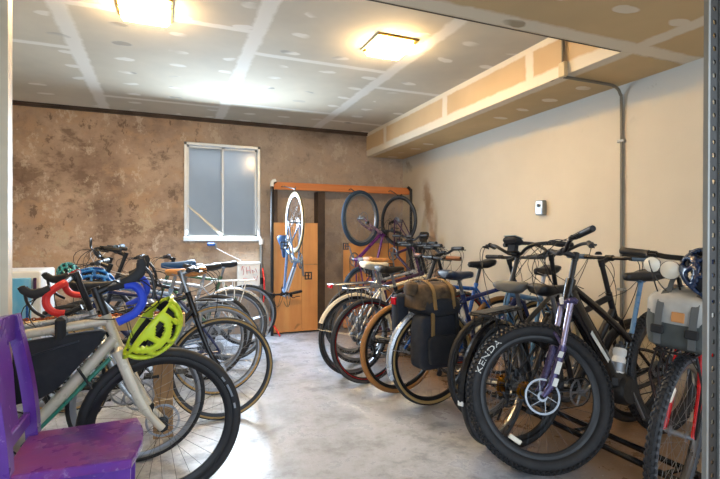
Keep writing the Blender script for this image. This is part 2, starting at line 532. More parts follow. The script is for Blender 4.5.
    if kind == 'drop':
        half = [(0, .0, 0), (0, .10, 0), (0, w-.045, 0), (.012, w-.012, 0), (.045, w, -.004), (.082, w, -.02), (.098, w+.006, -.055), (.088, w+.012, -.095), (.05, w+.017, -.122), (.015, w+.02, -.127), (-.022, w+.022, -.128)]
        hp = smooth_path(half, 4)
        pl = [V((p.x, -p.y, p.z)) for p in hp[::-1]]+hp[1:]
        bar = B().tube(pl, .0125, 10).tf(BR).build('handlebar', P['bar_m'], root)
        for sg in (-1, 1):
            tp = [V((p.x, sg*p.y, p.z)) for p in hp[P['tape']:P['tape_end']]]
            B().tube(tp, .0165, 10).tf(BR).build('bar_tape', P['grip'], bar)
            hd = smooth_path([(.05, sg*w, .004), (.085, sg*w, .006), (.125, sg*w, .018), (.145, sg*w, .05), (.147, sg*(w-.002), .068)], 4)
            B().tube(hd, [(.017, .019)]*5+[(.016, .021)]*4+[(.015, .019)]*4+[(.014, .016)]*3+[(.006, .007)], 10).tf(BR).build('brake_hood', 'rubber_black', bar)
            lv = smooth_path([(.148, sg*w, .03), (.158, sg*w, -.01), (.150, sg*(w+.006), -.06), (.128, sg*(w+.012), -.10)], 4)
            B().tube(lv, [(.008, .007)]*13, 8).tf(BR).build('brake_lever', P['lever'], bar)
            levers.append(BR @ V((.10, sg*w, .0)))
    else:
        if kind == 'flat': half = [(0, 0, 0), (0, .1, 0), (-sw*.3, w*.5, .004), (-sw, w, .006)]
        elif kind == 'riser': half = [(0, 0, 0), (0, .055, 0), (.004, .10, .022), (0, .14, .038), (-sw*.4, w*.6, .042), (-sw, w, .044)]
        else: half = [(0, 0, 0), (.0, .05, .0), (.02, .10, .03), (.01, .17, .06), (-.06, w*.82, .066), (-.17, w, .05)]
        hp = smooth_path(half, 5)
        pl = [V((p.x, -p.y, p.z)) for p in hp[::-1]]+hp[1:]
        bar = B().tube(pl, .0118, 10).tf(BR).build('handlebar', P['bar_m'], root)
        for sg in (-1, 1):
            e = V(half[-1]); e.y *= sg; i_ = V(half[-2]); i_.y *= sg
            d = (e-i_).normalized(); gl = .125
            g0 = e-d*gl
            B().tube([g0, g0+d*.004, g0+d*.05, e-d*.008, e], [.018, .0165, .0172, .0172, .0155], 12).tf(BR).build('grip', P['grip'], bar)
            cl = g0-d*.02
            lb = B().tube([cl-d*.012, cl+d*.012], .0165, 10)
            lb.box(cl+V((.008, -.02, -.018)), cl+V((.04, .02, .006)), bev=.006)
            lb.tube(smooth_path([cl+V((.036, 0, -.008)), cl+V((.052, sg*.03, -.012)), cl+d*.07+V((.052, 0, -.014)), cl+d*.115+V((.056, 0, -.014))], 3), [(.006, .0045)]*10, 6)
            lb.tf(BR).build('brake_lever', P['lever'], bar)
            levers.append(BR @ (cl+V((.045, -sg*.01, -.008))))
    if P['cables'] and levers:
        cb = B()
        for i, lv in enumerate(levers):
            tgt = (Bt @ (hb+A*.02+N*.03+V((0, .02*(1 if i else -1), 0)))) if i else (St @ (P0+A*(L*.6)+V((.02, P['tw']/2+.05, 0))))
            mid = (lv+tgt)/2
            fw = Bt.to_3x3() @ V((.13+.03*i, 0, .0))
            cb.tube(bez(lv, lv+fw*.8+V((0, 0, -.02)), mid+fw*1.1, tgt, 10), .0026, 5)
            if P['cables'] > 1:
                tgt2 = htop.lerp(sc, .15)+V((0, .02*(1 if i else -1), 0))
                cb.tube(bez(lv+V((0, 0, -.01)), lv+fw*1.2+V((0, 0, .05)), mid+fw*1.3, tgt2, 10), .0022, 5)
        cb.build('cable', P['cable_m'], root)
    if P['display']:
        d = B().box((-.055, -.06, .0), (.055, .06, .05), bev=.02); d.box((-.03, -.03, -.05), (.01, .03, .0))
        dd = d.tf(BR @ Matrix.Translation((.03, -.0, .065)) @ Matrix.Rotation(-.25, 4, 'Y')).build('bar_bag', 'fabric_black', bar)
        d2 = B().box((-.045, -.05, .051), (.045, .05, .055), bev=.001); d2.tf(BR @ Matrix.Translation((.03, 0, .065)) @ Matrix.Rotation(-.25, 4, 'Y')).build('clear_window', 'screen', dd)
    if P['mirror']:
        e = V((-sw, P['mirror']*w, .02))
        d = B().tube(smooth_path([e, e+V((.03, 0, .03)), e+V((.05, .03, .05))]), .004, 6)
        d.tube([e+V((.05, .03+.035*math.cos(a*PI/8), +.085+.035*math.sin(a*PI/8))) for a in range(16)], .005, 6, closed=True)
        d.tf(BR).build('mirror', 'black_plastic', bar)
    if P['bell']:
        d = B().lathe([(.0005, .022), (.014, .02), (.022, .008), (.023, 0), (.0005, 0)], 16)
        d.tf(BR @ Matrix.Translation((0, .08, .018)) @ Matrix.Rotation(PI/2, 4, 'X')).build('bell', 'black_metal', bar)
    if P['heads']:
        for dy, dz, r in ((-.06, -.045, .040), (-.13, -.03, .034)):
            d = B().lathe([(.0005, -.07), (r*.5, -.065), (r*.9, -.02), (r, 0), (r*.96, .004)], 22)
            d2 = B().lathe([(r*.94, .003), (r*.6, .012), (.0005, .016)], 22)
            T = BR @ Matrix.Translation((.085, dy, dz)) @ Matrix.Rotation(-PI/2, 4, 'Z')
            hl = d.tf(T).build('headlight', 'chrome', bar); d2.tf(T).build('lens', 'clear_lens', hl)
    # ---- seat
    pb = B().tube([sc-S*.02, sp], P['post_r'], 12); pb.box(sp+V((-.02, -.02, -.012)), sp+V((.025, .02, .014)), bev=.006)
    for sg in (-1, 1): pb.tube(smooth_path([sp+V((-.11, sg*.03, .02)), sp+V((-.05, sg*.022, .006)), sp+V((.05, sg*.022, .006)), sp+V((.12, sg*.012, .026))]), .0036, 6)
    pb.build('seat_post', P['post'], root)
    saddle_mesh(P['saddle_l'], P['saddle_w']).tf(Matrix.Translation(sp+V((-.005, 0, .045)))).build('saddle', P['saddle'], root, 60)
    # ---- drivetrain
    rr = P['ring']; yr = -.047; cb = B()
    cb.lathe([(rr, yr), (rr-.012, yr-.002), (rr-.012, yr+.003), (rr, yr+.001)], 36, closed=True, c=bb)
    for q in range(30):
        a = 2*PI*q/30; p = bb+V((math.cos(a)*(rr+.002), yr, math.sin(a)*(rr+.002)))
        cb.box(p-V((.002, .001, .002)), p+V((.002, .001, .002)))
    cb.disc(bb, .022, -.07, -.035, 18); cb.disc(bb, .02, .035, .06, 18)
    for q in range(5):
        a = 2*PI*q/5+P['crank']; cb.tube([bb+V((0, yr-.004, 0)), bb+V((math.cos(a)*(rr-.006), yr, math.sin(a)*(rr-.006)))], [.009, .006], 6)
    ca = P['crank']; cl = .17; d = V((math.cos(ca), 0, math.sin(ca)))
    eR = bb+V((0, -.085, 0))+d*cl; eL = bb+V((0, .085, 0))-d*cl
    cb.tube([bb+V((0, -.066, 0)), eR], [(.013, .008), (.010, .007)], 8); cb.tube([bb+V((0, .062, 0)), eL], [(.013, .008), (.010, .007)], 8)
    cb.build('crankset', P['crank_m'], root)
    for e, sg in ((eR, -1), (eL, 1)):
        pb = B().tube([e, e+V((0, sg*.075, 0))], .006, 8)
        y0, y1 = sorted((e.y+sg*.018, e.y+sg*.10))
        for xx in (-.042, .030): pb.box((e.x+xx, y0, e.z-.010), (e.x+xx+.012, y1, e.z+.010), bev=.003)
        for yy in (y0, y1-.010, (y0+y1)/2-.005): pb.box((e.x-.04, yy, e.z-.008), (e.x+.04, yy+.010, e.z+.008), bev=.002)
        pb.build('pedal', P['pedal'], root)
    yc = -.047; rs = P['cass_r']*.74
    dirn = (bb-rh).normalized(); up = V((-dirn.z, 0, dirn.x)); path = []
    for i in range(9):
        a = PI/2-PI*i/8; path.append(bb+V((0, yc, 0))+dirn*(math.cos(a)*rr)+up*(math.sin(a)*rr))
    jock = rh+V((.03, yc, -.115)); jock1 = rh+V((.012, yc, -.06))
    path += [jock+V((.02, 0, -.022)), jock+V((-.02, 0, -.01)), jock1+V((.02, 0, .0))]
    for i in range(7):
        a = -PI*.35-PI*.75*i/6; path.append(rh+V((0, yc, 0))+dirn*(math.cos(a)*rs)+up*(math.sin(a)*rs))
    B().tube(path, [(.0035, .004)]*len(path), 4, closed=True).build('chain', 'steel_dark', root, 0)
    g = B().tube([rh+V((.0, -.07, -.02)), rh+V((.012, -.066, -.06)), rh+V((.03, -.055, -.115))], [.012, .012, .008], 8)
    for p in (jock, jock1): g.lathe([(.0005, -.004), (.02, -.004), (.02, .004), (.0005, .004)], 14, c=p)
    g.build('derailleur', 'steel_dark', root)
    # ---- brakes
    if P['disc']:
        for c0, T in ((fh+V((-.055, .05, .06)), St), (rh+V((.03, .055, .075)), Matrix.Identity(4))):
            if P['nofront'] and T is St: continue
            B().box(c0+V((-.02, -.014, -.028)), c0+V((.02, .018, .028)), bev=.008).tf(T).build('brake_caliper', 'steel_dark', root)
    else:
        for c0, T in ((hb+N*.028+V((0, 0, -.03)), St), (sc.lerp(rh, .3)+V((-.028, 0, .0)), Matrix.Identity(4))):
            g = B()
            for sg in (-1, 1): g.tube(smooth_path([c0+V((0, sg*.006, .035)), c0+V((.0, sg*.036, .012)), c0+V((0, sg*.026, -.04))]), [(.007, .009)]*13, 6)
            for sg in (-1, 1): g.box(c0+V((-.028, sg*.018-.005, -.048)), c0+V((.028, sg*.018+.005, -.036)), bev=.003)
            g.tf(T).build('brake_caliper', 'alloy_dull', root)
    # ---- extras
    if P['fender']:
        for ctr, T, a0, a1 in ((rh, Matrix.Identity(4), .35, P['fend_rear']), (fh, St, .55, 3.4)):
            if P['nofront'] and T is St: continue
            g = B(); r = R+.016; w_ = P['tw']/2+.006; vs = []; n = 28
            for i in range(n+1):
                a = a0+(a1-a0)*i/n; row = []
                for cc, hh in ((-1, -.014), (-.7, .004), (0, .010), (.7, .004), (1, -.014), (.9, -.016), (.65, .001), (0, .007), (-.65, .001), (-.9, -.016)):
                    row.append(ctr+V((math.cos(a)*(r+hh), cc*w_, math.sin(a)*(r+hh))))
                vs.append(row)
            g.loft(vs)
            for sg in (-1, 1): g.tube([ctr+V((0, sg*.06, 0)), ctr+V((math.cos(2.9)*r, sg*w_, math.sin(2.9)*r))], .0025, 5)
            fd = g.tf(T).build('fender', P['fender'], root)
            if P['flap'] and T is not St:
                p = ctr+V((math.cos(a1)*r, 0, math.sin(a1)*r))
                B().box(p+V((-.008, -w_*.6, -.022)), p+V((.004, w_*.6, .006)), bev=.003).build('mud_flap', 'white_plastic', fd)
    if P['rack']:
        g = B(); z = P['rack_z']; x0, x1 = -.22, .17; yw = .06
        g.tube([(x1, -yw, z), (x0+.03, -yw, z), (x0, -yw*.6, z), (x0, yw*.6, z), (x0+.03, yw, z), (x1, yw, z), (x1+.02, 0, z)], .0058, 8, closed=True)
        for x in (-.16, -.08, 0, .08): g.tube([(x, -yw, z), (x, yw, z)], .0045, 6)
        g.tube([(x0, 0, z), (x1+.02, 0, z)], .0045, 6)
        for sg in (-1, 1):
            for x in (-.13, -.02, .08): g.tube([(x, sg*yw, z), (x*.8, sg*.085, z-.10), (0.0, sg*.078, R+.015)], .0048, 6)
            g.tube([(x1, sg*yw*.6, z), sc+V((.0, sg*.02, -.05))], .0045, 6)
        ro = g.build('rear_rack', P['rack'], root)
        if P.get('rack_plate'): B().box((-.20, -.05, z+.005), (.19, .05, z+.012), bev=.003).build('rack_deck', 'steel_dark', ro)
        if P['tail']:
            B().box((x0-.03, -.035, z-.032), (x0-.006, .035, z+.004), bev=.006).build('tail_light', 'red_lens', ro)
    elif P['tail']:
        p = sp+V((-.05, 0, -.09)); B().box(p+V((-.03, -.02, -.025)), p+V((0, .02, .025)), bev=.008).build('tail_light', 'red_lens', root)
    if P['frontrack']:
        g = B(); z = P['frontrack']; c = fh.x
        for y in (-.07, -.035, 0, .035, .07): g.tube([(c-.17, y, z), (c+.15, y, z)], .005, 6)
        for x in (-.17, 0, .15): g.tube([(c+x, -.07, z), (c+x, .07, z)], .005, 6)
        for sg in (-1, 1):
            for x in (-.13, .0, .12): g.tube([(c+x, sg*.07, z), (c+x*.9, sg*.095, z-.12), (c, sg*.062, R)], .005, 6)
        g.tf(St).build('front_rack', 'black_metal', root)
    if P['kick']:
        B().tube([bb+V((-.09, .03, -.02)), bb+V((-.12, .12, -.15)), bb+V((-.13, .16, -bb.z+.012))], .008, 8).build('kickstand', 'black_metal', root)
    root['_pts'] = 0
    del root['_pts']
    Wm = root.matrix_world.copy()
    return root, dict(M=Wm, C=Wm @ (Bt @ C), bar=Wm @ BR, sc=Wm @ sc, bb=bb, hb=hb, htop=htop, scl=sc, fh=Wm @ (St @ fh), St=Wm @ St, fhl=fh, L=L, A=A, S=S)
# ------------------------------------------------------------------ room
XL, XR, YB, ZC, ZS = -1.8, 3.15, 6.10, 2.65, 2.33
XS, YD, YF = 2.585, 2.10, .56       # soffit face, edge of the lowered ceiling, street side opening

def m_backwall():
    g = G('stripped_wall'); x, y, z = g.xyz()
    n1 = g.noise(1.3, 6, .65); n2 = g.noise(1, 7, .68, g.scaled((2.2, 2.2, 3.4))); n3 = g.noise(22, 4, .7); n4 = g.noise(1, 6, .75, g.scaled((6, 6, 4)))
    col = g.mix(g.step(n1, .35, .66), hexlin(140, 114, 96), hexlin(200, 172, 146))
    col = g.mix(g.math('MULTIPLY', g.step(n2, .50, .60), .75), col, hexlin(190, 156, 124))
    col = g.mix(g.math('MULTIPLY', g.step(n2, .36, .44, 1, 0), .75), col, hexlin(112, 86, 68))
    col = g.mix(g.math('MULTIPLY', g.step(n4, .57, .62), .6), col, hexlin(214, 196, 174))
    col = g.mix(g.math('MULTIPLY', g.step(n4, .37, .42, 1, 0), .7), col, hexlin(96, 72, 56))
    # rain-like runs
    runs = g.noise(1, 4, .6, g.scaled((9, 9, .5)))
    col = g.mix(g.math('MULTIPLY', g.step(runs, .5, .75), .35), col, hexlin(176, 156, 130))
    # greyer from the window rightwards: its light painted into the wall colour
    gx = g.math('MULTIPLY', g.step(g.math('ADD', x, g.math('MULTIPLY', n1, .8)), .3, 1.5), .55)
    col = g.mix(gx, col, hexlin(172, 162, 150))
    # pale patches of left-over plaster, low on the left
    pt = g.math('MULTIPLY', g.step(g.noise(3.4, 5, .75), .56, .60), g.step(z, 1.55, 1.9, 1, 0))
    pt = g.math('MULTIPLY', pt, g.step(x, .2, .7, 1, 0))
    col = g.mix(g.math('MULTIPLY', pt, .75), col, hexlin(196, 178, 150))
    fl = g.math('MULTIPLY', g.step(g.noise(40, 3, .6), .70, .74), .4)
    col = g.mix(fl, col, hexlin(204, 190, 165))
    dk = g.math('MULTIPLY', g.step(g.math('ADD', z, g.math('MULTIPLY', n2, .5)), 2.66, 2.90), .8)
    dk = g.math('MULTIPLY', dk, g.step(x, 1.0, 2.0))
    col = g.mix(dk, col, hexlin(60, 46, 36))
    col = g.mix(g.math('MULTIPLY', g.step(n3, .32, .42, 1, 0), .25), col, hexlin(80, 60, 46))
    g.bump(g.math('ADD', n2, g.math('MULTIPLY', n3, .5)), .5, .02)
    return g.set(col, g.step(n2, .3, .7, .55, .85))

def lines(g, coord, at, half, noise, amp):
    r = None
    for a in at:
        d = g.math('ABSOLUTE', g.math('SUBTRACT', g.math('ADD', coord, g.math('MULTIPLY', g.math('SUBTRACT', noise, .5), amp)), a))
        s = g.step(d, half*.7, half*1.15, 1, 0)
        r = s if r is None else g.math('MAXIMUM', r, s)
    return r

def m_ceiling(name, base, tape, xs, ys, cross, warm=0):
    g = G(name); x, y, z = g.xyz()
    n1 = g.noise(.9, 4); n2 = g.noise(7, 4, .7)
    col = g.mix(g.step(n1, .3, .7), hexlin(*[c*.93 for c in base]), hexlin(*[min(255, c*1.06) for c in base]))
    msk = lines(g, x, xs, .06, n2, .06) if xs else None
    for (x0, x1, yy) in cross:
        q = lines(g, y, [yy], .035, n2, .03)
        q = g.math('MULTIPLY', q, g.math('MULTIPLY', g.math('GREATER_THAN', x, x0), g.math('LESS_THAN', x, x1)))
        msk = q if msk is None else g.math('MAXIMUM', msk, q)
    if ys:
        q = lines(g, y, ys, .06, n2, .06); msk = q if msk is None else g.math('MAXIMUM', msk, q)
    # dabs of filler over the screws
    fx = g.math('SUBTRACT', g.math('FRACT', g.math('ADD', g.math('DIVIDE', x, .405), .25)), .5)
    fy = g.math('SUBTRACT', g.math('FRACT', g.math('DIVIDE', g.math('ADD', y, g.math('MULTIPLY', n1, .25)), .33)), .5)
    dd = g.math('ADD', g.math('POWER', g.math('DIVIDE', fx, .20), 2), g.math('POWER', g.math('DIVIDE', fy, .13), 2))
    dd = g.math('ADD', dd, g.math('MULTIPLY', g.math('SUBTRACT', n2, .5), 1.6))
    dabs = g.step(dd, .6, 1.0, 1, 0)
    pres = g.step(g.noise(2.3, 1), .46, .52)
    dabs = g.math('MULTIPLY', dabs, pres)
    dark = g.math('MULTIPLY', g.step(g.noise(1.7, 1), .60, .64), dabs)
    if msk is None: msk = dabs
    else: msk = g.math('MAXIMUM', g.math('MULTIPLY', msk, .9), g.math('MULTIPLY', dabs, .85))
    col = g.mix(msk, col, hexlin(*tape))
    col = g.mix(g.math('MULTIPLY', dark, .8), col, hexlin(*[c*.72 for c in base]))
    g.bump(g.math('ADD', n2, msk), .12, .01)
    return g.set(col, .85)

def m_soffit():
    g = G('soffit_board'); x, y, z = g.xyz(); n2 = g.noise(8, 4, .7)
    col = g.mix(g.step(g.noise(1.2, 3), .3, .7), hexlin(190, 160, 120), hexlin(206, 178, 138))
    zz = g.math('ADD', z, g.math('MULTIPLY', g.math('SUBTRACT', n2, .5), .03))
    e = g.math('MAXIMUM', g.step(zz, ZS+.07, ZS+.09, 1, 0), g.step(zz, ZC-.055, ZC-.04))
    e = g.math('MAXIMUM', e, lines(g, y, [5.5, 4.1, 2.9], .045, n2, .04))
    col = g.mix(g.math('MULTIPLY', e, .9), col, hexlin(222, 212, 192))
    return g.set(col, .85)

def m_rightwall():
    g = G('painted_wall'); x, y, z = g.xyz()
    n1 = g.noise(1.1, 4); n2 = g.noise(6, 5, .7)
    col = g.mix(g.step(n1, .3, .7), hexlin(192, 180, 160), hexlin(204, 192, 171))
    zz = g.math('ADD', z, g.math('MULTIPLY', g.math('SUBTRACT', n2, .5), .16))
    band = g.math('MULTIPLY', g.step(zz, 2.12, 2.20), .8)
    col = g.mix(band, col, hexlin(186, 186, 180))
    st = g.math('MULTIPLY', g.step(g.noise(2.6, 5, .7), .62, .68), g.step(z, 2.0, 2.25))
    col = g.mix(g.math('MULTIPLY', st, .6), col, hexlin(120, 104, 84))
    # curved shadow streak painted brown into the wall colour, close to the far corner
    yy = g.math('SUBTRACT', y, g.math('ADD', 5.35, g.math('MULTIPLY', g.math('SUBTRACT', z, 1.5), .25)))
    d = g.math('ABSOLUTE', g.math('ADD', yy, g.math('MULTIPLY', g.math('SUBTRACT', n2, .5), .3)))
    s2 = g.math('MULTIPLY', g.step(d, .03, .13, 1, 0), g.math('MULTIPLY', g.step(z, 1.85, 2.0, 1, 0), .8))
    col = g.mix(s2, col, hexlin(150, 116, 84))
    g.bump(n2, .12, .01)
    return g.set(col, .7)

def m_floor():
    g = G('concrete_floor'); x, y, z = g.xyz()
    n1 = g.noise(.8, 5, .6); n2 = g.noise(4.5, 6, .72); n3 = g.noise(30, 4, .7)
    col = g.mix(g.step(n1, .35, .65), hexlin(132, 137, 146), hexlin(164, 170, 180))
    col = g.mix(g.step(n2, .42, .68), col, hexlin(186, 192, 204))
    col = g.mix(g.math('MULTIPLY', g.step(n2, .32, .46, 1, 0), .6), col, hexlin(104, 107, 114))
    # tan area under the right-hand row
    wx = g.math('MULTIPLY', g.step(g.math('ADD', x, g.math('MULTIPLY', n2, .7)), 1.95, 2.5), .9)
    col = g.mix(wx, col, hexlin(138, 104, 66))
    col = g.mix(g.math('MULTIPLY', g.step(n3, .62, .7), .35), col, hexlin(196, 198, 200))
    # hairline crack
    g.bump(g.math('ADD', n2, g.math('MULTIPLY', n3, .3)), .25, .01)
    return g.set(col, g.step(n2, .35, .7, .42, .2))

def m_wood(name, c0, c1, axis, scale=1.):
    g = G(name)
    sc = [14*scale]*3; sc[axis] = 1.1*scale
    n = g.noise(1, 5, .6, g.scaled(sc)); k = g.noise(3, 3)
    col = g.mix(g.step(n, .35, .68), hexlin(*c0), hexlin(*c1))
    kn = g.step(g.noise(5.5, 1, .4), .74, .78)
    col = g.mix(g.math('MULTIPLY', kn, .7), col, hexlin(*[c*.55 for c in c0]))
    col = g.mix(g.math('MULTIPLY', g.step(k, .3, .6), .2), col, hexlin(*[c*.8 for c in c0]))
    g.bump(n, .15, .004)
    MATS[name] = g.set(col, .6); return MATS[name]

m_wood('plywood', (226, 150, 84), (240, 178, 108), 2, .6)
m_wood('beam_wood', (206, 120, 62), (224, 142, 80), 0)
m_wood('rack_wood', (150, 116, 80), (186, 150, 108), 2)
m_wood('rail_wood', (196, 160, 110), (222, 192, 146), 0)
MATS['back'] = m_backwall()
MATS['ceil'] = m_ceiling('taped_ceiling', (196, 188, 170), (226, 222, 212), [-.63, .61, 1.84], [], [(-9, -.63, 4.23), (-.63, .61, 3.42), (-.63, .61, 5.51), (.61, 1.84, 3.81), (.61, 1.84, 5.3), (1.84, 9, 4.22), (1.84, 9, 5.6)])
MATS['drop'] = m_ceiling('lowered_ceiling', (202, 174, 128), (224, 212, 188), [2.62], [2.04], [])
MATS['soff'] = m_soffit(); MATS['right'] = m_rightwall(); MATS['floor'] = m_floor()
mat('added_dimmer_grey', (150, 150, 150), .8); mat('wall_white', (214, 208, 196), .6); mat('dark_wood', (70, 54, 42), .7, var=.4, scale=6)
mat('door_cream', (196, 182, 158), .5)

b = B(); b.box((XL-4, -7, -.12), (XR+4, YB+.2, 0)); struct('floor', b, 'floor')
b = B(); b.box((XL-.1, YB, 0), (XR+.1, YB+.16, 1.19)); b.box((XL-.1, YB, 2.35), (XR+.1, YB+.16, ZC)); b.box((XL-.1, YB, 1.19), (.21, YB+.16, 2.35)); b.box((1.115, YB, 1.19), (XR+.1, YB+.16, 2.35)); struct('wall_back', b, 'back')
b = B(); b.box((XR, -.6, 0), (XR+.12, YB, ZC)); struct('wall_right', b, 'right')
b = B(); b.box((XL-.12, -.6, 0), (XL, YB, ZC)); struct('wall_left', b, 'wall_white')
b = B(); b.box((XL, 2.165, 0), (-.549, 2.215, ZS)); struct('wall_front', b, 'wall_white')
b = B(); b.box((-.57, 2.160, 0), (-.546, 2.2165, ZS), 0); struct('trim_1', b, 'door_cream')
b = B(); b.box((XL, YD, ZC), (XR, YB, ZC+.1)); struct('ceiling', b, 'ceil')
b = B(); b.box((XL-.1, -.6, ZS), (XR, YD, ZC+.1)); struct('ceiling_lowered', b, 'drop')
b = B(); b.box((XS, YD, ZS), (XR, YB, ZC)); struct('soffit', b, 'soff')
b = B(); b.box((XS+.004, YD+.001, ZS-.002), (XR, YB, ZS)); struct('soffit_underside', b, 'drop')
b = B(); b.box((XL, YB-.035, ZC-.04), (XS, YB, ZC)); b.box((XL, YB-.05, ZC-.018), (XS, YB-.035, ZC)); struct('trim_2', b, 'dark_wood')
b = B(); b.box((XL, YD+.001, ZS), (XS, YD+.014, ZS+.03)); struct('trim_3', b, 'dark_wood')

# window with two frosted sliding panes
def m_pane():
    g = G('frosted_glass'); t = g.t
    tr = t.nodes.new('ShaderNodeBsdfTranslucent'); tp = t.nodes.new('ShaderNodeBsdfTransparent'); gl = t.nodes.new('ShaderNodeBsdfGlossy')
    n = g.noise(1.6, 3); x, y, z = g.xyz()
    g.put(tr.inputs[0], g.mix(g.step(n, .3, .7), (.84, .87, .90), (.95, .97, .98)))
    tp.inputs[0].default_value = (.85, .9, .95, 1); gl.inputs['Roughness'].default_value = .15
    m1 = t.nodes.new('ShaderNodeMixShader'); m1.inputs[0].default_value = .18; t.links.new(tr.outputs[0], m1.inputs[1]); t.links.new(tp.outputs[0], m1.inputs[2])
    m2 = t.nodes.new('ShaderNodeMixShader'); m2.inputs[0].default_value = .06; t.links.new(m1.outputs[0], m2.inputs[1]); t.links.new(gl.outputs[0], m2.inputs[2])
    t.links.new(m2.outputs[0], g.out.inputs[0]); return g.m
MATS['pane'] = m_pane(); mat('window_alu', (214, 218, 220), .35, .3)
x0, x1, z0, z1 = .21, 1.115, 1.19, 2.35; yw = YB
b = B()
for lo, hi in (((x0, yw-.03, z0), (x0+.035, yw+.1, z1)), ((x1-.035, yw-.03, z0), (x1, yw+.1, z1)), ((x0, yw-.03, z1-.035), (x1, yw+.1, z1)), ((x0-.01, yw-.05, z0-.03), (x1+.01, yw+.1, z0+.025))): b.box(lo, hi, bev=.004)
win = struct('window_1', b, 'window_alu', None, 30)
xm = (x0+x1)/2-.02
for nm, a, c, yy in (('sliding_sash', x0+.035, xm+.03, yw+.02), ('fixed_sash', xm, x1-.035, yw+.05)):
    b = B(); s = .022
    for lo, hi in (((a, yy-.01, z0+.025), (a+s, yy+.01, z1-.035)), ((c-s, yy-.01, z0+.025), (c, yy+.01, z1-.035)), ((a, yy-.01, z0+.025), (c, yy+.01, z0+.025+s)), ((a, yy-.01, z1-.035-s), (c, yy+.01, z1-.035))): b.box(lo, hi)
    sh = b.build(nm, 'window_alu', win, 0)
    B().box((a+s, yy-.002, z0+.025+s), (c-s, yy+.002, z1-.035-s)).build('pane', 'pane', sh, 0)
st = B().tube([(x0+.04, yw-.005, z0+.40), (xm+.01, yw-.005, z0+.04)], (.013, .026), 4)
tag(st.build('wooden_stick', 'cream_paint', None, 0), 'pale wooden stick wedged diagonally in the window corner as a lock', 'stick')

b = B(); b.box((XL-2, YB+.62, -.9), (XR+1, YB+.75, 2.5)); b.box((XL-2, YB+.16, -.9), (XR+1, YB+.62, -.8)); struct('wall_added_dimmer', b, 'added_dimmer_grey')  # added wall and pit outside, shaped to grey down the window panes
# ceiling lamps
def m_glow():
    g = G('lit_diffuser'); g.set((1, .9, .75), .4)
    n = g.noise(4, 2)
    g.b.inputs['Emission Color'].default_value = (1, .68, .34, 1); g.put(g.b.inputs['Emission Strength'], g.step(n, .2, .8, 76, 88)); return g.m
MATS['glow'] = m_glow()
for (x, y, lb) in ((-.117, 3.30, 'square flush ceiling lamp at the top edge, near the left wall'), (1.565, 3.25, 'square flush ceiling lamp beside the long drywall soffit')):
    r = empty('ceiling_lamp', (x, y, ZC)); tag(r, lb, 'lamp', 'square ceiling lamps')
    B().box((-.165, -.165, -.016), (.165, .165, 0), bev=.004).build('lamp_base', 'brass', r)
    B().box((-.145, -.145, -.06), (.145, .145, -.016), bev=.02).build('diffuser', 'glow', r)

mat('box_tan', (200, 180, 140), .5)
# conduit with junction box
cy = 2.55
b = B(); rr = .011
b.tube(smooth_path([(XR-.016, cy, .25), (XR-.016, cy, 1.2), (XR-.016, cy, ZS-.20), (XR-.03, cy, ZS-.07), (XR-.09, cy, ZS-.022), (XR-.2, cy, ZS-.016), (XS+.1, cy, ZS-.016), (XS-.01, cy, ZS-.016)], 6), rr, 10)
r = empty('conduit', (XR-.016, cy, .25)); tag(r, 'thin metal conduit running up the tan wall and under the soffit', 'conduit')
mat('conduit_metal', (120, 112, 98), .45, .5)
b.tf(Matrix.Translation((-(XR-.016), -cy, -.25))).build('pipe', 'conduit_metal', r)
B().tube(smooth_path([(XS-.016, cy, ZS+.02), (XS-.016, cy, ZC-.10), (XS-.03, cy, ZC-.03), (XS-.09, cy, ZC-.013)], 5), rr, 10).tf(Matrix.Translation((-(XR-.016), -cy, -.25))).build('pipe', 'conduit_metal', r)
B().box((XS-.035, cy-.032, ZS-.02), (XS, cy+.032, ZS+.085), bev=.008).tf(Matrix.Translation((-(XR-.016), -cy, -.25))).build('junction_box', 'box_tan', r)
for z in (.8, 1.9): B().box((XR-.03, cy-.03, z), (XR, cy+.03, z+.02), bev=.003).tf(Matrix.Translation((-(XR-.016), -cy, -.25))).build('clip', 'galv', r)
# wall box
r = empty('switch_box', (XR, 3.36, 1.40)); tag(r, 'small grey metal switch box mounted on the bare right wall', 'switch')
B().box((-.05, -.045, 0), (0, .045, .13), bev=.006).build('box_body', 'galv', r)
B().box((-.054, -.036, .01), (-.05, .036, .06), bev=.002).build('cover_plate', 'alloy_dull', r)
B().disc((0, 0, 0), .014, 0, .012, 16).tf(Matrix.Translation((-.05, 0, .085)) @ Matrix.Rotation(PI/2, 4, 'Z')).build('keyhole', 'black_plastic', r)

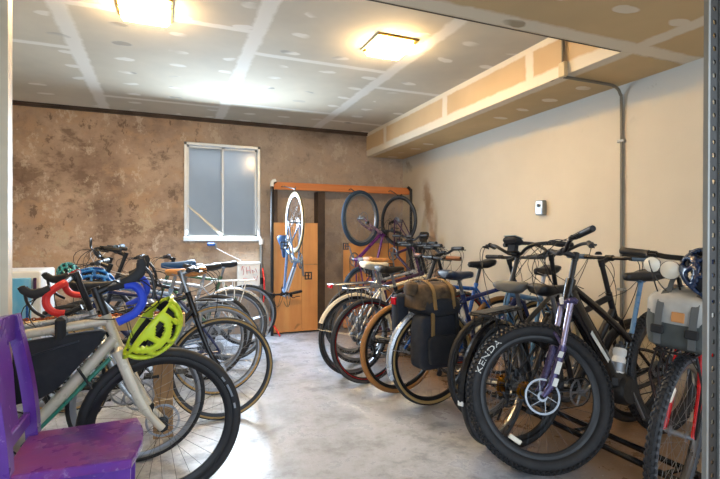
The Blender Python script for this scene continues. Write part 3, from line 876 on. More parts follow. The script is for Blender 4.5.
# slotted steel upright, in front of everything on the right
r = empty('slotted_post', (.975, .60, 0)); tag(r, 'slotted steel angle post standing at the right edge, nearest the camera', 'post')
b = B(); n = 88; ph = .0259; w = .041; x0 = -.0205
for i in range(n):
    za = i*ph+.01; zb = za+ph; hr = .0048; cx = 0.002; zc = (za+zb)/2
    oct_ = [(cx+hr*math.cos(2*PI*(k+.5)/8), zc+hr*math.sin(2*PI*(k+.5)/8)) for k in range(8)]
    if i % 2: oct_ = [(cx+hr*(1.0 if math.cos(2*PI*(k+.5)/8) > 0 else -1.0)*(1 if abs(math.cos(2*PI*(k+.5)/8)) > .5 else .6), zc+hr*(1.0 if math.sin(2*PI*(k+.5)/8) > 0 else -1.0)*(1 if abs(math.sin(2*PI*(k+.5)/8)) > .5 else .6)) for k in range(8)]
    out = [(x0+w, zb-ph*.3), (x0+w*.7, zb), (x0+w*.3, zb), (x0, zb-ph*.3), (x0, za+ph*.3), (x0+w*.3, za), (x0+w*.7, za), (x0+w, za+ph*.3)]
    for y in (0, .0028):
        vs = [(px, y, pz) for px, pz in oct_]+[(px, y, pz) for px, pz in out]
        fs = [[k, (k+1) % 8, 8+(k+1) % 8, 8+k] for k in range(8)]
        b.add(vs, fs); 
        vs = [(x0, y, za), (x0+w*.3, y, za), (x0, y, za+ph*.3), (x0+w, y, za), (x0+w*.7, y, za), (x0+w, y, za+ph*.3), (x0, y, zb), (x0+w*.3, y, zb), (x0, y, zb-ph*.3), (x0+w, y, zb), (x0+w*.7, y, zb), (x0+w, y, zb-ph*.3)]
        b.add(vs, [[0, 1, 2], [3, 4, 5], [6, 7, 8], [9, 10, 11]])
    vs = [(px, y, pz) for y in (0, .0028) for px, pz in oct_]
    b.add(vs, [[k, (k+1) % 8, 8+(k+1) % 8, 8+k] for k in range(8)])
eg = [B().box((x0-.002, -.004, .01), (x0+.004, .005, n*ph+.01)), B().box((x0+w-.005, -.004, .01), (x0+w+.002, .005, n*ph+.01))]
mat('post_steel', (30, 27, 24), .4, .0, var=.1)
mat('post_dark', (52, 50, 50), .45, .7, var=.3)
b.build('flange', 'post_steel', r, 20)
for q in eg: q.build('rolled_edge', 'galv', r, 20)
B().box((x0, -.03, 0), (x0+w, .045, .012), bev=.002).build('foot_plate', 'post_steel', r)
r.rotation_euler = (0, math.radians(.45), 0)

# bicycle hanging stand on the back wall
YP = 5.86
r = empty('hanging_stand', (1.22, YP, 0)); tag(r, 'wall-side hanging stand: orange timber beam on black pipes over plywood sheets', 'stand')
L_ = Matrix.Translation((-1.22, -YP, 0))
B().box((1.24, YP-.02, 1.80), (3.12, YP+.02, 1.89), bev=.003).tf(L_).build('beam', 'beam_wood', r)
for xx in (1.215, 3.135):
    g = B().tube(smooth_path([(xx, YP-.03, .0), (xx, YP-.03, .9), (xx, YP-.03, 1.78), (xx+(.008 if xx < 2 else -.008), YP-.03, 1.86), (xx+(.05 if xx < 2 else -.05), YP-.03, 1.90)], 5), .019, 12)
    g.tf(L_).build('pipe', 'pipe_black', r)
B().tube(smooth_path([(1.213, YP-.03, 1.83), (1.222, YP-.03, 1.885), (1.26, YP-.03, 1.905)], 4), .024, 12).tf(L_).build('elbow', 'white_plastic', r)
B().box((1.235, YP+.03, .02), (1.60, YP+.048, 1.39)).tf(L_).build('plywood_sheet', 'plywood', r, 0)
B().box((1.603, YP+.03, .02), (1.815, YP+.048, .86)).tf(L_).build('plywood_sheet', 'plywood', r, 0)
B().box((1.603, YP+.03, .865), (1.815, YP+.048, 1.39)).tf(L_).build('plywood_sheet', 'plywood', r, 0)
B().box((2.17, YP+.03, .02), (3.09, YP+.048, 1.13)).tf(L_).build('plywood_sheet', 'plywood', r, 0)
B().box((1.25, YP+.05, 0), (1.30, YB-.001, 1.8)).tf(L_).build('stud', 'dark_wood', r, 0)
B().box((1.83, YP+.05, 0), (1.92, YB-.001, 1.8)).tf(L_).build('stud', 'dark_wood', r, 0)
B().box((1.35, YP-.024, 1.835), (1.37, YP-.019, 1.85)).tf(L_).build('bolt', 'brass', r, 0)
for i, xx in enumerate((1.335, 2.23, 2.80)):
    hk = B().tube(smooth_path([(xx, YP-.02, 1.83), (xx, YP-.10, 1.83), (xx, YP-(.62 if i == 0 else .30), 1.75), (xx, YP-(.66 if i == 0 else .36), 1.73), (xx, YP-(.70 if i == 0 else .40), 1.76)], 4), .006, 8)
    hk.tf(L_).build('hook', 'steel_dark', r)

# things on the back wall left of the stand
r = empty('notice_box', (.83, YB-.10, .60)); tag(r, 'white box with faint red handwriting mounted low below the window', 'box')
b = B().box((0, 0, 0), (.27, .10, .29), bev=.008); b.build('box_body', 'white_plastic', r)
B().box((-.006, -.006, .27), (.276, .10, .30), bev=.006).build('lid', 'white_plastic', r)
b = B()
for pts in ([(.04, .20), (.05, .25), (.08, .24)], [(.05, .25), (.07, .18), (.06, .14)], [(.10, .24), (.11, .15)], [(.10, .19), (.14, .20)], [(.14, .25), (.15, .16)], [(.17, .20), (.20, .18), (.18, .16), (.17, .20)], [(.19, .12), (.22, .07), (.24, .13)], [(.06, .10), (.12, .09)], [(.21, .22), (.23, .17)]):
    b.tube([(x, -.002, z) for x, z in pts], .0035, 5)
b.build('handwriting', 'marker_ink', r, 0)
r = empty('drain_pipe', (1.125, YB-.04, .0)); tag(r, 'grey vertical pipe with a tee standing between white box and stand', 'pipe')
B().tube([(0, 0, 0), (0, 0, 1.18)], .02, 12).build('pipe', 'galv', r)
B().tube([(0, 0, .62), (0, 0, .70)], .03, 12).build('coupling', 'steel_dark', r); B().tube([(0, 0, 1.12), (0, 0, 1.19)], .028, 12).build('cap', 'white_plastic', r)
r = empty('pipe_valve', (.57, YB-.04, 1.08)); tag(r, 'short pipe stub with blue valve handle sticking from the back wall', 'valve')
B().tube([(0, .04, 0), (0, -.03, 0), (0, -.03, .06)], .014, 10).build('stub', 'galv', r); B().box((-.10, -.045, .02), (-.01, -.02, .06), bev=.01).build('handle', 'blue_paint', r)
B().tube(smooth_path([(0, -.03, 0), (.1, -.03, -.06), (.22, -.03, -.12), (.3, -.03, -.16)]), .005, 6).build('cable', 'white_paint', r)
h = B().tube(smooth_path([(1.13, YB-.10, .82), (1.14, YB-.16, .66), (1.13, YB-.2, .45), (1.10, YB-.22, .34), (1.19, YB-.26, .2), (1.28, YB-.42, .02)], 6), .011, 8)
tag(h.build('hose', 'red_paint', None), 'thin red hose hanging down to the floor beside the left stand pipe', 'hose')

# blue bin with white frame at the far left
r = empty('storage_cabinet', (-1.42, 4.15, 0)); tag(r, 'white-framed cabinet with light blue door behind the red-taped handlebars', 'cabinet')
g = G('blue_panel'); nn = g.noise(6, 4, .6, g.scaled((1, 1, .25)))
MATS['blue_panel'] = g.set(g.mix(g.step(nn, .35, .65), hexlin(86, 168, 222), hexlin(160, 214, 240)), .35)
B().box((0, 0, 0), (.57, .5, .95), bev=.01).build('cabinet_body', 'white_paint', r)
d = B().box((.02, -.018, .04), (.515, 0, .90), bev=.006).build('door', 'blue_panel', r); B().box((.485, -.03, .5), (.50, -.015, .84), bev=.004).build('door_edge', 'blue_paint', d)
B().box((.528, -.022, .74), (.548, -.001, .90), bev=.004).build('handle', 'plum_paint', r)

# timber bike rack on the left, steel one on the right
r = empty('timber_rack', (.05, 3.05, 0)); tag(r, 'rough wooden bike rack of rail and posts in the left row', 'rack')
B().box((-1.75, -.02, .66), (.06, .02, .74), bev=.003).build('rail', 'rail_wood', r)
for xx in (-.06, -1.5): B().box((xx-.055, .02, 0), (xx+.055, .06, .72), bev=.003).build('post', 'rack_wood', r)
ch = B()
for i in range(70):
    x = -1.1+i*.0165
    ch.tube([(x+.011*math.cos(a*PI/4), (.005 if i % 2 else .0)*math.sin(a*PI/4), .012+.007*math.sin(a*PI/4)*(1 if i % 2 == 0 else .3)) for a in range(8)], .0035, 5, closed=True)
mat('rust', (140, 70, 34), .7, .3, var=.4)
r2 = ch.tf(Matrix.Translation((.05, 3.05, .738))).build('rusty_chain', 'rust', None); tag(r2, 'rusty brown chain lying along the wooden rail of the left rack', 'chain')
r = empty('floor_rack', (2.24, 1.5, 0)); tag(r, 'black tubular steel floor rack under the right-hand bicycles', 'rack')
for xx in (-.02, .13): B().tube([(xx, 0, .05), (xx, 3.0, .05)], .016, 10).build('rail', 'black_gloss', r)
for i in range(6): B().tube([(-.02, .08+i*.56, .05), (.13, .08+i*.56, .05)], .012, 8).build('crossbar', 'black_gloss', r)
for yy in (.02, 2.98): B().box((-.06, yy-.02, 0), (.17, yy+.02, .036), bev=.004).build('foot', 'black_gloss', r)

# purple chair
r = empty('wooden_chair', (-.28, 1.96, 0)); tag(r, 'worn purple painted wooden chair at bottom left, in front of the bicycles', 'chair')
g = G('purple_chair_paint'); n1 = g.noise(3, 4, .6); n2 = g.noise(24, 5, .75)
col = g.mix(g.step(n1, .35, .65), hexlin(80, 36, 132), hexlin(100, 46, 150))
col = g.mix(g.math('MULTIPLY', g.step(n2, .60, .68), .5), col, hexlin(170, 140, 200))
MATS['chair'] = g.set(col, g.step(n1, .3, .7, .22, .4))
g = G('purple_seat_paint'); n1 = g.noise(4, 4, .6); n2 = g.noise(20, 5, .75); n3 = g.noise(1, 4, .7, g.scaled((6, 60, 6)))
col = g.mix(g.step(n1, .4, .62), hexlin(98, 44, 140), hexlin(128, 56, 116))
col = g.mix(g.math('MULTIPLY', g.step(n2, .58, .7), .45), col, hexlin(186, 160, 206))
col = g.mix(g.math('MULTIPLY', g.step(n3, .58, .70), .25), col, hexlin(186, 160, 206))
MATS['seat'] = g.set(col, g.step(n1, .3, .7, .2, .36))
b = B(); secs = []
def seat_outline(z, k=1.):
    pts = []
    for i in range(9):          # front edge bowed outwards
        t = i/8; pts.append(V((.175*k+.028*math.sin(PI*t)*k, (-.20+.40*t)*k, z)))
    pts += [V((-.19*k, .185*k, z)), V((-.19*k, -.185*k, z))]
    return pts
b.loft([seat_outline(.418), seat_outline(.424, 1.01), seat_outline(.446, 1.01), seat_outline(.45, .99)])
b.build('seat', 'seat', r, 30)
for sy in (-1, 1):
    B().tube([(.145, sy*.165, .0), (.15, sy*.165, .42)], [(.026, .026), (.032, .032)], 4).build('leg', 'chair', r, 20)
    B().tube(smooth_path([(-.21, sy*.165, 0), (-.185, sy*.17, .25), (-.18, sy*.175, .45), (-.20, sy*.175, .66), (-.245, sy*.172, .90)]), [(.038, .028)]*25, 4).build('back_post', 'chair', r, 20)
    B().box((-.17, sy*.168-.01, .36), (.14, sy*.168+.01, .42), bev=.003).build('apron', 'chair', r)
    B().box((-.18, sy*.166-.009, .15), (.14, sy*.166+.009, .185), bev=.003).build('stretcher', 'chair', r)
B().box((.14, -.15, .36), (.16, .15, .42), bev=.003).build('apron', 'chair', r)
B().box((-.02, -.16, .155), (.0, .16, .18), bev=.003).build('stretcher', 'chair', r)
tr = []
for i in range(13):
    y = -.20+.40*i/12; e = 1-abs(y/.2)**4
    tr.append([V((-.232-.012*e+q[0], y, .845+.02*e*(1 if q[1] > 0 else .3)+q[1])) for q in ((-.011, -.035), (.011, -.035), (.011, .045), (-.011, .045))])
B().loft(tr).build('top_rail', 'chair', r, 40)
B().box((-.205, -.165, .49), (-.185, .165, .54), bev=.004).build('cross_rail', 'chair', r)
sp_ = []
for z, hw in ((.535, .055), (.60, .05), (.66, .062), (.72, .075), (.78, .07), (.86, .062)):
    x = -.196-.046*(z-.5)/.4-.004
    sp_.append([V((x-.007, -hw, z)), V((x+.007, -hw, z)), V((x+.007, hw, z)), V((x-.007, hw, z))])
B().loft(sp_).build('splat', 'chair', r, 40)
# ------------------------------------------------------------------ the bicycles
rad = math.radians
GR, GL, GH = 'bicycles parked in the right-hand row', 'bicycles parked in the left-hand row', 'bicycles hung on the back wall'
road = dict(tw=.026, R=.336, rim_d=.024, ring=.095, tr=.0145, dt=.017, fork_len=.375, spokes=28)
mtb = dict(tw=.054, R=.345, susp=1, fork_len=.49, disc=.085, bbz=.31, ha=69, st_z=.72, ht=.12, wb=1.08, rim='black_metal', spoke_m='black_metal', bar='riser', bar_w=.70)

# right-hand row, from the camera to the back wall
R1, K1 = bike('red bicycle at the right edge with grey bag over its front wheel', (2.05, 1.43), rad(-47), 'out', GR, frame='red_paint', fork='red_paint', fork_fat=1.1, tw=.046, R=.348, knob=72, wb=1.0,
     ha=85, steer=rad(66), bar='flat', bar_w=.60, bar_z=1.10, ht=.2, heads=1, frontrack=.735, rim='alloy', saddle_z=.98, reflector=1.0, st_z=.74, cables=2, spokes=32, side='rubber_grey')
R2, K2 = bike('black electric mountain bike with big knobbly white-lettered front tyre', (1.80, 1.90), rad(6), 'out', GR, lean=rad(4), **{**mtb, 'R': .372, 'tw': .068, 'wb': 1.07, 'fork_len': .53, 'disc': .09, 'bar_w': .66, 'st_z': .60, 'spoke_m': 'steel_dark'}, style='ebike', motor=1, knob=84, frame='black_gloss',
     fork='indigo_paint', fork_stick=1, steer=rad(-30), sa=67, cs=.425, bar_z=1.10, stanchion='lilac_metal', saddle_z=.975, saddle='saddle_black', saddle_w=.22, saddle_l=.33, post='steel_blue', decals=[(.34, .22)], rim_d=.026, spokes=32, reflector=-.9,
     tyre_text=[('KENDA', .042, rad(24), -.014)], cables=2, ring=.07, head_gap=.05, hub='black_metal', crank=1.2, bottle=1)
R3, K3 = bike('black bicycle with blue-grey grips facing the wall behind the electric bike', (1.86, 2.17), rad(2), 'in', GR, R=.335, tw=.044, wb=.95, frame='black_metal', bar='flat', bar_w=.60, bar_z=1.045, grip='grip_blue_grey',
     rim='black_metal', spoke_m='black_metal', saddle_z=.90, saddle='saddle_black', st_z=.70, disc=.08, cass_m='gold', bell=1, tr=.02, dt=.024)
R4, K4 = bike('dark city bicycle with black mudguards, rear rack and broad grey saddle', (1.78, 2.27), rad(22), 'in', GR, R=.345, tw=.042, frame='steel_dark', fork='steel_dark', fender='black_gloss', flap=1, fend_rear=3.2, rack='black_metal', rack_z=.765, rack_plate=1,
     bar='upright', bar_w=.60, bar_z=1.07, head_gap=.14, saddle_z=.905, saddle='saddle_grey', saddle_w=.21, saddle_l=.26, rim='alloy', cass_m='gold', st_z=.66, side='rubber_grey', cass_r=.06, kick=1)
R5, K5 = bike('steel blue upright bicycle with bag between its swept handlebars', (1.955, 2.60), rad(17), 'out', GR, R=.338, tw=.034, wb=.95, ha=66, stem_len=.03, frame='steel_blue', fork='steel_blue', bar='upright', bar_w=.66, bar_z=1.075, head_gap=.15, display=1,
     saddle_z=.96, rim='alloy', side='rubber_grey', side_a=1.2, tr=.018, dt=.02, steer=rad(-6))
R6, K6 = bike('touring bicycle with tan-walled tyre, silver mudguards and dark pannier bag', (1.765, 2.965), rad(4), 'in', GR, R=.347, tw=.04, wb=1.0, side='tan_wall', side_a=1.15, frame='navy_paint', fork='navy_paint', fender='silver_paint',
     rack='black_metal', rack_z=.72, saddle_z=.935, saddle='saddle_navy', saddle_w=.18, bar='flat', bar_z=1.02, bar_w=.56, rim='black_metal', steer=rad(5))
R7, K7 = bike('bright blue bicycle with brown front tyre and brown handlebar grips', (1.675, 3.29), rad(2), 'out', GR, R=.35, tw=.04, wb=.98, tyre='brown_tyre', frame='blue_paint', fork='blue_paint', rim='black_metal', bar='flat', bar_w=.58, bar_z=1.03, sweep=.05, ha=68, stem_len=.04,
     grip='leather_brown', saddle_z=.99, saddle='saddle_black', saddle_w=.14, saddle_l=.25, post='black_metal', st_z=.80, tail=0, steer=rad(4))
R8, K8 = bike('black bicycle with red-striped rims and rear rack in the right row', (1.545, 3.61), rad(9), 'in', GR, R=.35, tw=.031, rim='black_metal', rim2='red_paint', rack='alloy', rack_z=.79, frame='black_metal', saddle_z=.94, saddle='saddle_black', bar='riser', bar_w=.56, bar_z=1.04,
     disc=.075, side='rubber_grey', side_a=1.15, cass_r=.055)
R9, K9 = bike('bicycle with cream mudguards, silver rack and red tail light in right row', (1.525, 3.87), rad(9), 'in', GR, R=.345, tw=.031, fender='cream_paint', fend_rear=2.75, rack='alloy', rack_z=.80, tail=1, frame='cream_paint', fork='cream_paint', saddle_z=.965, saddle='saddle_cream', saddle_w=.17,
     bar='flat', bar_z=1.10, bar_w=.60, sweep=.06, head_gap=.1, rim='alloy')
R10, K10 = bike('purple-framed bicycle furthest back in the right row beside the stand', (1.72, 4.24), rad(12), 'in', GR, frame='plum_paint', fork='plum_paint', bar='flat', bar_z=1.12, bar_w=.6, saddle_z=.99, saddle='leather_tan', tw=.03, rim='alloy', sweep=.06, head_gap=.1)

R11, K11 = bike('silver bicycle deepest in the right row, mostly hidden behind the others', (1.80, 4.60), rad(10), 'in', GR, frame='silver_paint', fork='silver_paint', bar='riser', bar_w=.62, bar_z=1.16, saddle_z=.97, saddle='saddle_grey', tw=.036, rim='alloy', head_gap=.08, cables=2)

# left-hand row
L1, J1 = bike('champagne gravel bicycle with blue drop-bar tape nearest the purple chair', (-1.045, 2.335), 0, 'in', GL, R=.346, tw=.044, wb=1.035, crank=0, tape=17, frame='champagne', fork='champagne', frame2='teal', fork_fat=1.5, tr=.019, dt=.025, ha=70.5, bar='drop', bar_w=.46, bar_z=.965, ht=.15, bar_roll=-.40,
     grip='blue_tape', bar_m='fabric_black', rim='black_metal', rim_d=.03, hub='black_metal', spoke_m='black_metal', disc=.075, saddle_z=.98, st_z=.79, tt_drop=.03, spokes=28, head_gap=.03, tyre_marks=[(.30, .50), (.56, .64), (.12, .20)], stem='black_metal', fork_len=.405, cables=2)
L2, J2 = bike('silver bicycle with disc brakes and red-taped drop handlebars behind gravel bike', (-1.11, 2.80), 0, 'in', GL, lean=rad(4), **{**road, 'wb': .98}, frame='silver_paint', fork='silver_paint', bar='drop', bar_w=.44, bar_z=1.01, tape_end=33, bar_turn=PI, grip='red_tape', stem_len=.02, disc=.078, rim='alloy', saddle_z=.94, bar_roll=-.2)
L3, J3 = bike('black-forked road bicycle with narrow tan-sided front tyre by aisle', (-.64, 3.245), 0, 'in', GL, **{**road, 'wb': .985, 'fork_len': .39, 'rim_d': .016}, side='tan_wall', side_a=1.5, frame='black_gloss', fork='black_gloss', bar='flat', bar_w=.50, bar_z=.975, sweep=.04, rim='steel_dark', saddle_z=.92, saddle='saddle_black', stem='alloy', st_z=.74, ha=72)
L4, J4 = bike('navy bicycle with tan leather saddle, its rear wheel at the aisle', (.37, 3.78), rad(180), 'in', GL, R=.342, tw=.03, wb=1.0, tyre='rubber_blue', side='tan_wall', side_a=1.3, frame='navy_paint', fork='navy_paint', saddle_z=.955, saddle='leather_tan', saddle_w=.17, saddle_l=.29, rim='alloy', bar='flat', bar_w=.58, bar_z=1.0, crank=.2)
L5, J5 = bike('white and blue bicycle with dark blue saddle in the left row', (.32, 4.22), rad(180), 'in', GL, R=.342, tw=.034, wb=1.0, frame='frost_blue', fork='white_paint', saddle_z=.985, saddle='saddle_blue', rim='alloy', bar='upright', bar_w=.60, bar_z=1.03, head_gap=.12, mirror=1, crank=1.4, rack='alloy', rack_z=.66)
L6, J6 = bike('silver bicycle with grey mudguards and flat rear rack in left row', (.60, 4.78), rad(180), 'in', GL, R=.345, tw=.04, wb=1.02, fender='silver_paint', rack='white_paint', rack_z=.78, frame='silver_paint', fork='silver_paint', saddle_z=.93, bar='flat', bar_w=.6, bar_z=1.0, rim='alloy', side='rubber_grey')
L7, J7 = bike('dark green bicycle nearest the back wall in the left row', (.84, 5.42), rad(180), 'in', GL, R=.34, tw=.034, frame='green_paint', fork='green_paint', saddle_z=.92, bar='flat', bar_z=.98, rim='alloy', grip='black_plastic')

L8, J8 = bike('grey bicycle with tangled cables wedged in the middle of left row', (.42, 4.50), rad(180), 'in', GL, R=.342, tw=.04, frame='steel_dark', fork='steel_dark', bar='riser', bar_w=.64, bar_z=1.06, saddle_z=.94, saddle='saddle_grey', rim='alloy_dull', cables=2, cable_m='white_paint', grip='grip_blue_grey', susp=1, fork_len=.45)

# hung on the stand
def hung(hub, up, R, front_top, wb):
    """matrix that stands a bicycle on its tail or nose with one wheel on a hook"""
    up = V(up).normalized(); fwd = V((0, 0, 1)) if front_top else V((0, 0, -1))
    left = up.cross(fwd)
    M = Matrix((fwd, left, up)).transposed().to_4x4()
    loc = V((wb if front_top else 0, 0, R))
    return Matrix.Translation(V(hub)-(M.to_3x3() @ loc)) @ M
bike('pale blue bicycle hung by its white wheel, handlebar down, on plywood', None, 0, '', GH, mount=hung((1.335, 5.20, 1.37), (-.04, 1, 0), .34, False, 1.0), wb=1.0, R=.34, tw=.03, side='cream_wall', side_a=.6, rim='alloy', frame='frost_blue', fork='black_metal', nofront=1, nolegs=1, spoke_m='steel_dark',
     bar='flat', bar_w=.50, bar_z=.84, ht=.1, head_gap=.03, saddle='saddle_blue', saddle_z=.80, st_z=.66, cables=2, crank=.1, frame2='white_paint')
bike('purple mountain bike hung by its blue-tyred front wheel', None, 0, '', GH, mount=hung((2.235, 5.44, 1.44), (.82, .42, 0), .35, True, .93), wb=.93, R=.345, tw=.05, tyre='rubber_blue', rim='alloy_dull', frame='purple_paint', fork='pink_silver', fork_fat=1.2, disc=.08,
     bar='flat', bar_w=.44, bar_z=.86, saddle_z=.80, st_z=.66, dt=.022, crank=-.3, head_gap=.03, ht=.11, fork_len=.40)
bike('dark plum bicycle hung by one wheel next to the right wall', None, 0, '', GH, mount=hung((2.80, 5.54, 1.42), (.30, -.95, 0), .335, False, .95), wb=.95, R=.33, tw=.03, side='rubber_grey', rim='black_metal', frame='plum_paint', fork='plum_paint', bar='flat', bar_w=.42, bar_z=.84, saddle_z=.78, st_z=.62, crank=.4)

# ------------------------------------------------------------------ bags, helmets, bottle
def rounded(b, lo, hi, bev, m=0, puff=0, seg=1):
    b.box(lo, hi, m, bev); return b
def soft(lo, hi, amp, seed, p=4., nu=20, nv=12):
    """soft box: super-ellipsoid with lumps"""
    rnd = random.Random(seed); lo = V(lo); hi = V(hi); c = (lo+hi)/2; h = (hi-lo)/2
    ks = [(rnd.uniform(2, 5), rnd.uniform(0, 6), rnd.uniform(2, 5), rnd.uniform(0, 6)) for _ in range(4)]
    vs = []; fs = []
    def se(v, e): return math.copysign(abs(v)**e, v)
    e = 2/p
    for i in range(nv+1):
        ph = -PI/2+PI*i/nv
        for j in range(nu):
            th = 2*PI*j/nu
            d = V((se(math.cos(ph), e)*se(math.cos(th), e), se(math.cos(ph), e)*se(math.sin(th), e), se(math.sin(ph), e)))
            k = 1+amp*sum(math.sin(a*d.x*2+b_)*math.sin(c_*d.z*2+d_) for a, b_, c_, d_ in ks)
            vs.append(c+V((d.x*h.x, d.y*h.y, d.z*h.z))*k)
    for i in range(nv):
        for j in range(nu):
            fs.append([i*nu+j, i*nu+(j+1) % nu, (i+1)*nu+(j+1) % nu, (i+1)*nu+j])
    b = B(); b.add(vs, fs); return b
def placed(name, M, label, cat, group=None):
    r = empty(name); r.matrix_world = M; return tag(r, label, cat, group)

# frame bag of the gravel bike: fills the triangle
M = J1['M']; bb, hb, ht, sc = J1['bb'], J1['hb'], J1['htop'], J1['scl']
r = placed('frame_bag', M, 'black bag strapped inside the frame of the champagne gravel bicycle', 'bag')
top0, top1 = sc.lerp(ht, .05)+V((0, 0, -.055)), sc.lerp(ht, .97)+V((0, 0, -.062))
low1 = bb.lerp(hb, .93)+V((-.03, 0, .06)); low0 = bb.lerp(hb, .50)+V((-.03, 0, .05)); low00 = bb.lerp(sc, .48)+V((.04, 0, 0))
b = B(); secs = []
for y, k in ((-.034, .93), (-.028, .985), (0, 1.0), (.028, .985), (.034, .93)):
    pts = smooth_path([top0, top0.lerp(top1, .5), top1, low1.lerp(top1, .2), low1, low0.lerp(low1, .5)+V((0, 0, -.004)), low0, low00.lerp(low0, .5)+V((0, 0, -.02)), low00, top0], 3)[:-1]
    c = sum(pts, V((0, 0, 0)))/len(pts)
    secs.append([c+(p-c)*k+V((0, y, 0)) for p in pts])
b.loft(secs); b.build('bag_body', 'fabric_black', r, 60)
B().tube([top0+V((.03, -.036, -.05)), top0.lerp(top1, .5)+V((0, -.0365, -.055)), top1+V((-.08, -.035, -.035))], .004, 6).build('zipper', 'steel_dark', r)
for t in (.12, .70): 
    p = top0.lerp(top1, t); B().box(p+V((-.02, -.038, -.02)), p+V((.02, .038, .082)), bev=.012).build('strap', 'foam_black', r)
p = bb.lerp(hb, .72); B().tube([p+V((-.03, -.034, .05)), p+V((.02, -.036, -.035)), p+V((.02, .036, -.035)), p+V((-.03, .034, .05))], (.004, .018) and [(.018, .004)]*4, 4).build('strap', 'foam_black', r)

def helmet(M, label, shell, vents=5, name='cycling_helmet', straps=True):
    """dome opening towards local -z, x forward"""
    r = placed(name, M, label, 'helmet', 'cycling helmets hung on handlebars')
    a, b_, c = .142, .105, .125; nu, nv = 84, 30
    vs = []; fs = []
    for i in range(nv+1):
        ph = -.15+(PI/2+.15)*i/nv
        for j in range(nu):
            th = 2*PI*j/nu; cut = .012*math.cos(2*th)
            vs.append((math.cos(ph)*math.cos(th)*a*(1.06 if math.cos(th) < 0 else 1), math.cos(ph)*math.sin(th)*b_, math.sin(ph)*c+(cut if i == 0 else 0)))
    for i in range(nv):
        for j in range(nu):
            th = 2*PI*(j+.5)/nu; y = math.sin(th)*math.cos((i+.5)/nv*PI/2); x = math.cos(th)
            yy = y*1.0; lane = abs(((yy+1)*vents/2+.5) % 1-.5)
            seg = ((x*math.cos((i+.5)/nv*PI/2)+1)*1.9+(.25 if int((yy+1)*vents/2+.5) % 2 else 0)) % 1
            vent = lane < .33 and 2 <= i <= 28 and abs(y) < .97 and .10 < seg < .92
            if not vent: fs.append([i*nu+j, i*nu+(j+1) % nu, (i+1)*nu+(j+1) % nu, (i+1)*nu+j])
    b = B(); b.add(vs, fs); o = b.build('shell', shell, r, 60)
    md = o.modifiers.new('thickness', 'SOLIDIFY'); md.thickness = .016; md.offset = -1
    b = B(); b.add([(x*.86, y*.86, z*.86) for x, y, z in vs], [[i*nu+j, i*nu+(j+1) % nu, (i+1)*nu+(j+1) % nu, (i+1)*nu+j] for i in range(1, nv) for j in range(nu) if (j//7+i//6) % 3])
    o = b.build('foam_liner', 'foam_black', r, 60); md = o.modifiers.new('thickness', 'SOLIDIFY'); md.thickness = .006; md.offset = -1
    if straps:
        for sg in (-1, 1):
            B().tube(smooth_path([(.06, sg*.085, -.01), (.02, sg*.07, -.09), (-.02, sg*.02, -.16)]), [(.007, .0015)]*13, 4).build('strap', 'foam_black', r)
            B().tube(smooth_path([(-.09, sg*.07, -.01), (-.03, sg*.066, -.08), (.0, sg*.055, -.12)]), [(.007, .0015)]*13, 4).build('strap', 'foam_black', r)
    return r
def orient(loc, up, fwd):
    up = V(up).normalized(); fwd = V(fwd); fwd = (fwd-up*fwd.dot(up)).normalized(); l = up.cross(fwd)
    return Matrix.Translation(loc) @ Matrix((fwd, l, up)).transposed().to_4x4()
helmet(orient((-.06, 2.18, .82), (.78, .16, -.60), (.60, -.1, .78)), 'neon yellow-green vented helmet hanging from the blue-taped handlebar', 'hiviz')
helmet(orient((-.47, 3.80, .87), (.1, -.55, .8), (1, .2, 0)), 'bright blue helmet lying among the handlebars of the left row', 'helmet_blue')
helmet(orient((-.64, 3.98, .93), (-.5, -.3, .8), (0, 1, .1)) @ Matrix.Scale(.72, 4), 'small teal helmet tucked behind the bright blue helmet', 'helmet_teal')
helmet(orient((2.0, 1.25, 1.04), (-.2, -.75, .62), (.4, .4, .8)) @ Matrix.Scale(.82, 4), 'dark navy helmet hanging under the red bicycle handlebar at right edge', 'helmet_navy')

# pannier and roll bag on the touring bike (local: x forward, y left)
M = K6['M']
r = placed('pannier_bag', M, 'dark navy pannier hanging beside the tan-walled wheel', 'bag')
soft((-.25, -.235, .32), (.075, -.088, .68), .012, 3, 7).build('bag_body', 'fabric_navy', r, 60)
soft((-.20, -.262, .36), (.04, -.215, .55), .01, 5, 6).build('pocket', 'fabric_black', r, 60)
for x in (-.17, .02): B().box((x, -.245, .50), (x+.025, -.228, .70), bev=.003).build('strap', 'webbing_tan' if x < 0 else 'foam_black', r)
B().box((-.18, -.25, .475), (-.10, -.232, .52), bev=.006).build('patch', 'fabric_olive', r)
r = placed('roll_bag', M, 'brown and black patterned duffel bag lying on top of the dark pannier', 'bag')
soft((-.235, -.24, .69), (.085, .09, .885), .07, 11, 3.2).build('bag_body', 'fabric_olive', r, 60)
soft((-.21, -.262, .66), (.09, .10, .80), .03, 12, 4).build('flap', 'fabric_black', r, 60)
for x in (-.15, .0): B().tube(smooth_path([(x, -.26, .72), (x, -.215, .865), (x, -.07, .905), (x, .07, .87), (x, .095, .75)]), [(.006, .016)]*25, 4).build('strap', 'webbing_tan', r)
soft((-.28, -.15, .80), (-.20, -.05, .90), .02, 4, 3).build('end_pouch', 'fabric_olive', r, 60)
r = placed('saddle_roll', M, 'slim dark blue bag with red square reflector behind the brown duffel', 'bag')
soft((-.29, .00, .52), (-.19, .085, .80), .01, 9, 6).build('bag_body', 'fabric_navy', r, 60)
B().box((-.30, .015, .73), (-.285, .07, .78), bev=.003).build('reflector', 'red_lens', r)

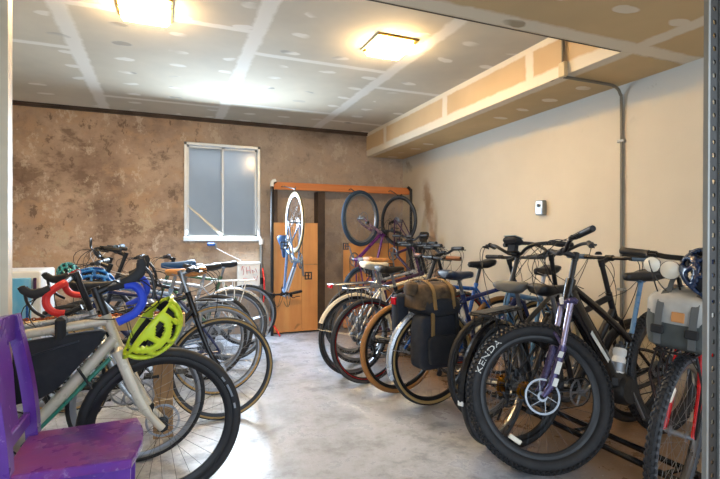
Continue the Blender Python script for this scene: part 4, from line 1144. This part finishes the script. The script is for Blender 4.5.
# grey bag on the red bicycle's front rack
M = K1['M'] @ (K1['M'].inverted() @ K1['M'])
Mf = K1['St'] @ Matrix.Translation((K1['fhl'].x, 0, .735))
r = placed('rack_bag', Mf, 'grey and charcoal roll-top bag on the front rack of the red bicycle', 'bag')
soft((-.17, -.125, .004), (.15, .125, .215), .015, 21, 5).build('bag_body', 'fabric_dark_grey', r, 60)
soft((-.176, -.129, .085), (.156, .129, .238), .015, 22, 4).build('cover', 'fabric_grey', r, 60)
for y in (-.06, .06):
    B().tube(smooth_path([(.158, y, .03), (.165, y, .10), (.14, y, .205), (.03, y, .242), (-.10, y, .236), (-.172, y, .18), (-.18, y, .05)]), [(.018, .004)]*37, 4).build('strap', 'webbing_grey', r)
    B().box((.160, y-.024, .075), (.178, y+.024, .11), bev=.005).build('buckle', 'foam_black', r)
B().tube(smooth_path([(-.06, -.05, .24), (-.02, -.05, .28), (.05, -.05, .28), (.09, -.05, .235)]), [(.012, .004)]*19, 4).build('carry_handle', 'webbing_grey', r)
B().box((.157, -.015, .13), (.164, .03, .17), bev=.002).build('patch', 'leather_tan', r)
# bottle on the electric bike seat tube
M = K2['M']; bb, sc, S = K2['bb'], K2['scl'], K2['S']
r = placed('water_bottle', M @ Matrix.Translation(bb.lerp(sc, .18)+V((.058, 0, .02))) @ Matrix.Rotation(-rad(17), 4, 'Y'), 'white water bottle held upright below the black saddle of the electric bike', 'bottle')
tz = Matrix.Rotation(PI/2, 4, 'X')
B().lathe([(.0005, 0), (.034, 0), (.037, .01), (.037, .11), (.031, .125), (.037, .14), (.037, .165), (.027, .175), (.0005, .176)], 24).tf(tz).build('bottle_body', 'white_plastic', r)
B().lathe([(.028, .172), (.028, .19), (.012, .198), (.011, .212), (.0005, .213)], 20).tf(tz).build('cap', 'steel_dark', r)
B().lathe([(.0375, .04), (.0375, .09)], 24).tf(tz).build('label_band', 'alloy_dull', r)
# ------------------------------------------------------------------ light, camera
w = bpy.data.worlds.new('daylight'); SC.world = w; w.use_nodes = True
t = w.node_tree; bg = t.nodes['Background']
bg.inputs[0].default_value = (.74, .87, 1.0, 1); bg.inputs[1].default_value = 1.7
def area(name, loc, rot, sx, sy, power, col):
    l = bpy.data.lights.new(name, 'AREA'); l.shape = 'RECTANGLE'; l.size = sx; l.size_y = sy; l.energy = power; l.color = col
    o = bpy.data.objects.new(name, l); COL.objects.link(o); o.location = loc; o.rotation_euler = rot; return o
area('window_daylight', (.66, YB-.26, 1.77), (math.radians(-64), 0, 0), .84, 1.08, 72, (.70, .85, 1.0))
cam = bpy.data.cameras.new('camera'); cam.sensor_width = 36; cam.lens = 478/720*36; cam.clip_start = .02
co = bpy.data.objects.new('camera', cam); COL.objects.link(co)
co.location = (0, 0, 1.18); co.rotation_euler = (PI/2, 0, -math.radians(22.19)); SC.camera = co
vs = SC.view_settings; vs.view_transform = 'Standard'; vs.look = 'None'; vs.exposure = 0.80; vs.gamma = 1; vs.use_curve_mapping = False
SC.cycles.use_denoising = True
SC.cycles.max_bounces = 8; SC.cycles.diffuse_bounces = 5; SC.cycles.transparent_max_bounces = 8
SC.cycles.sample_clamp_indirect = 4
bpy.context.view_layer.update()
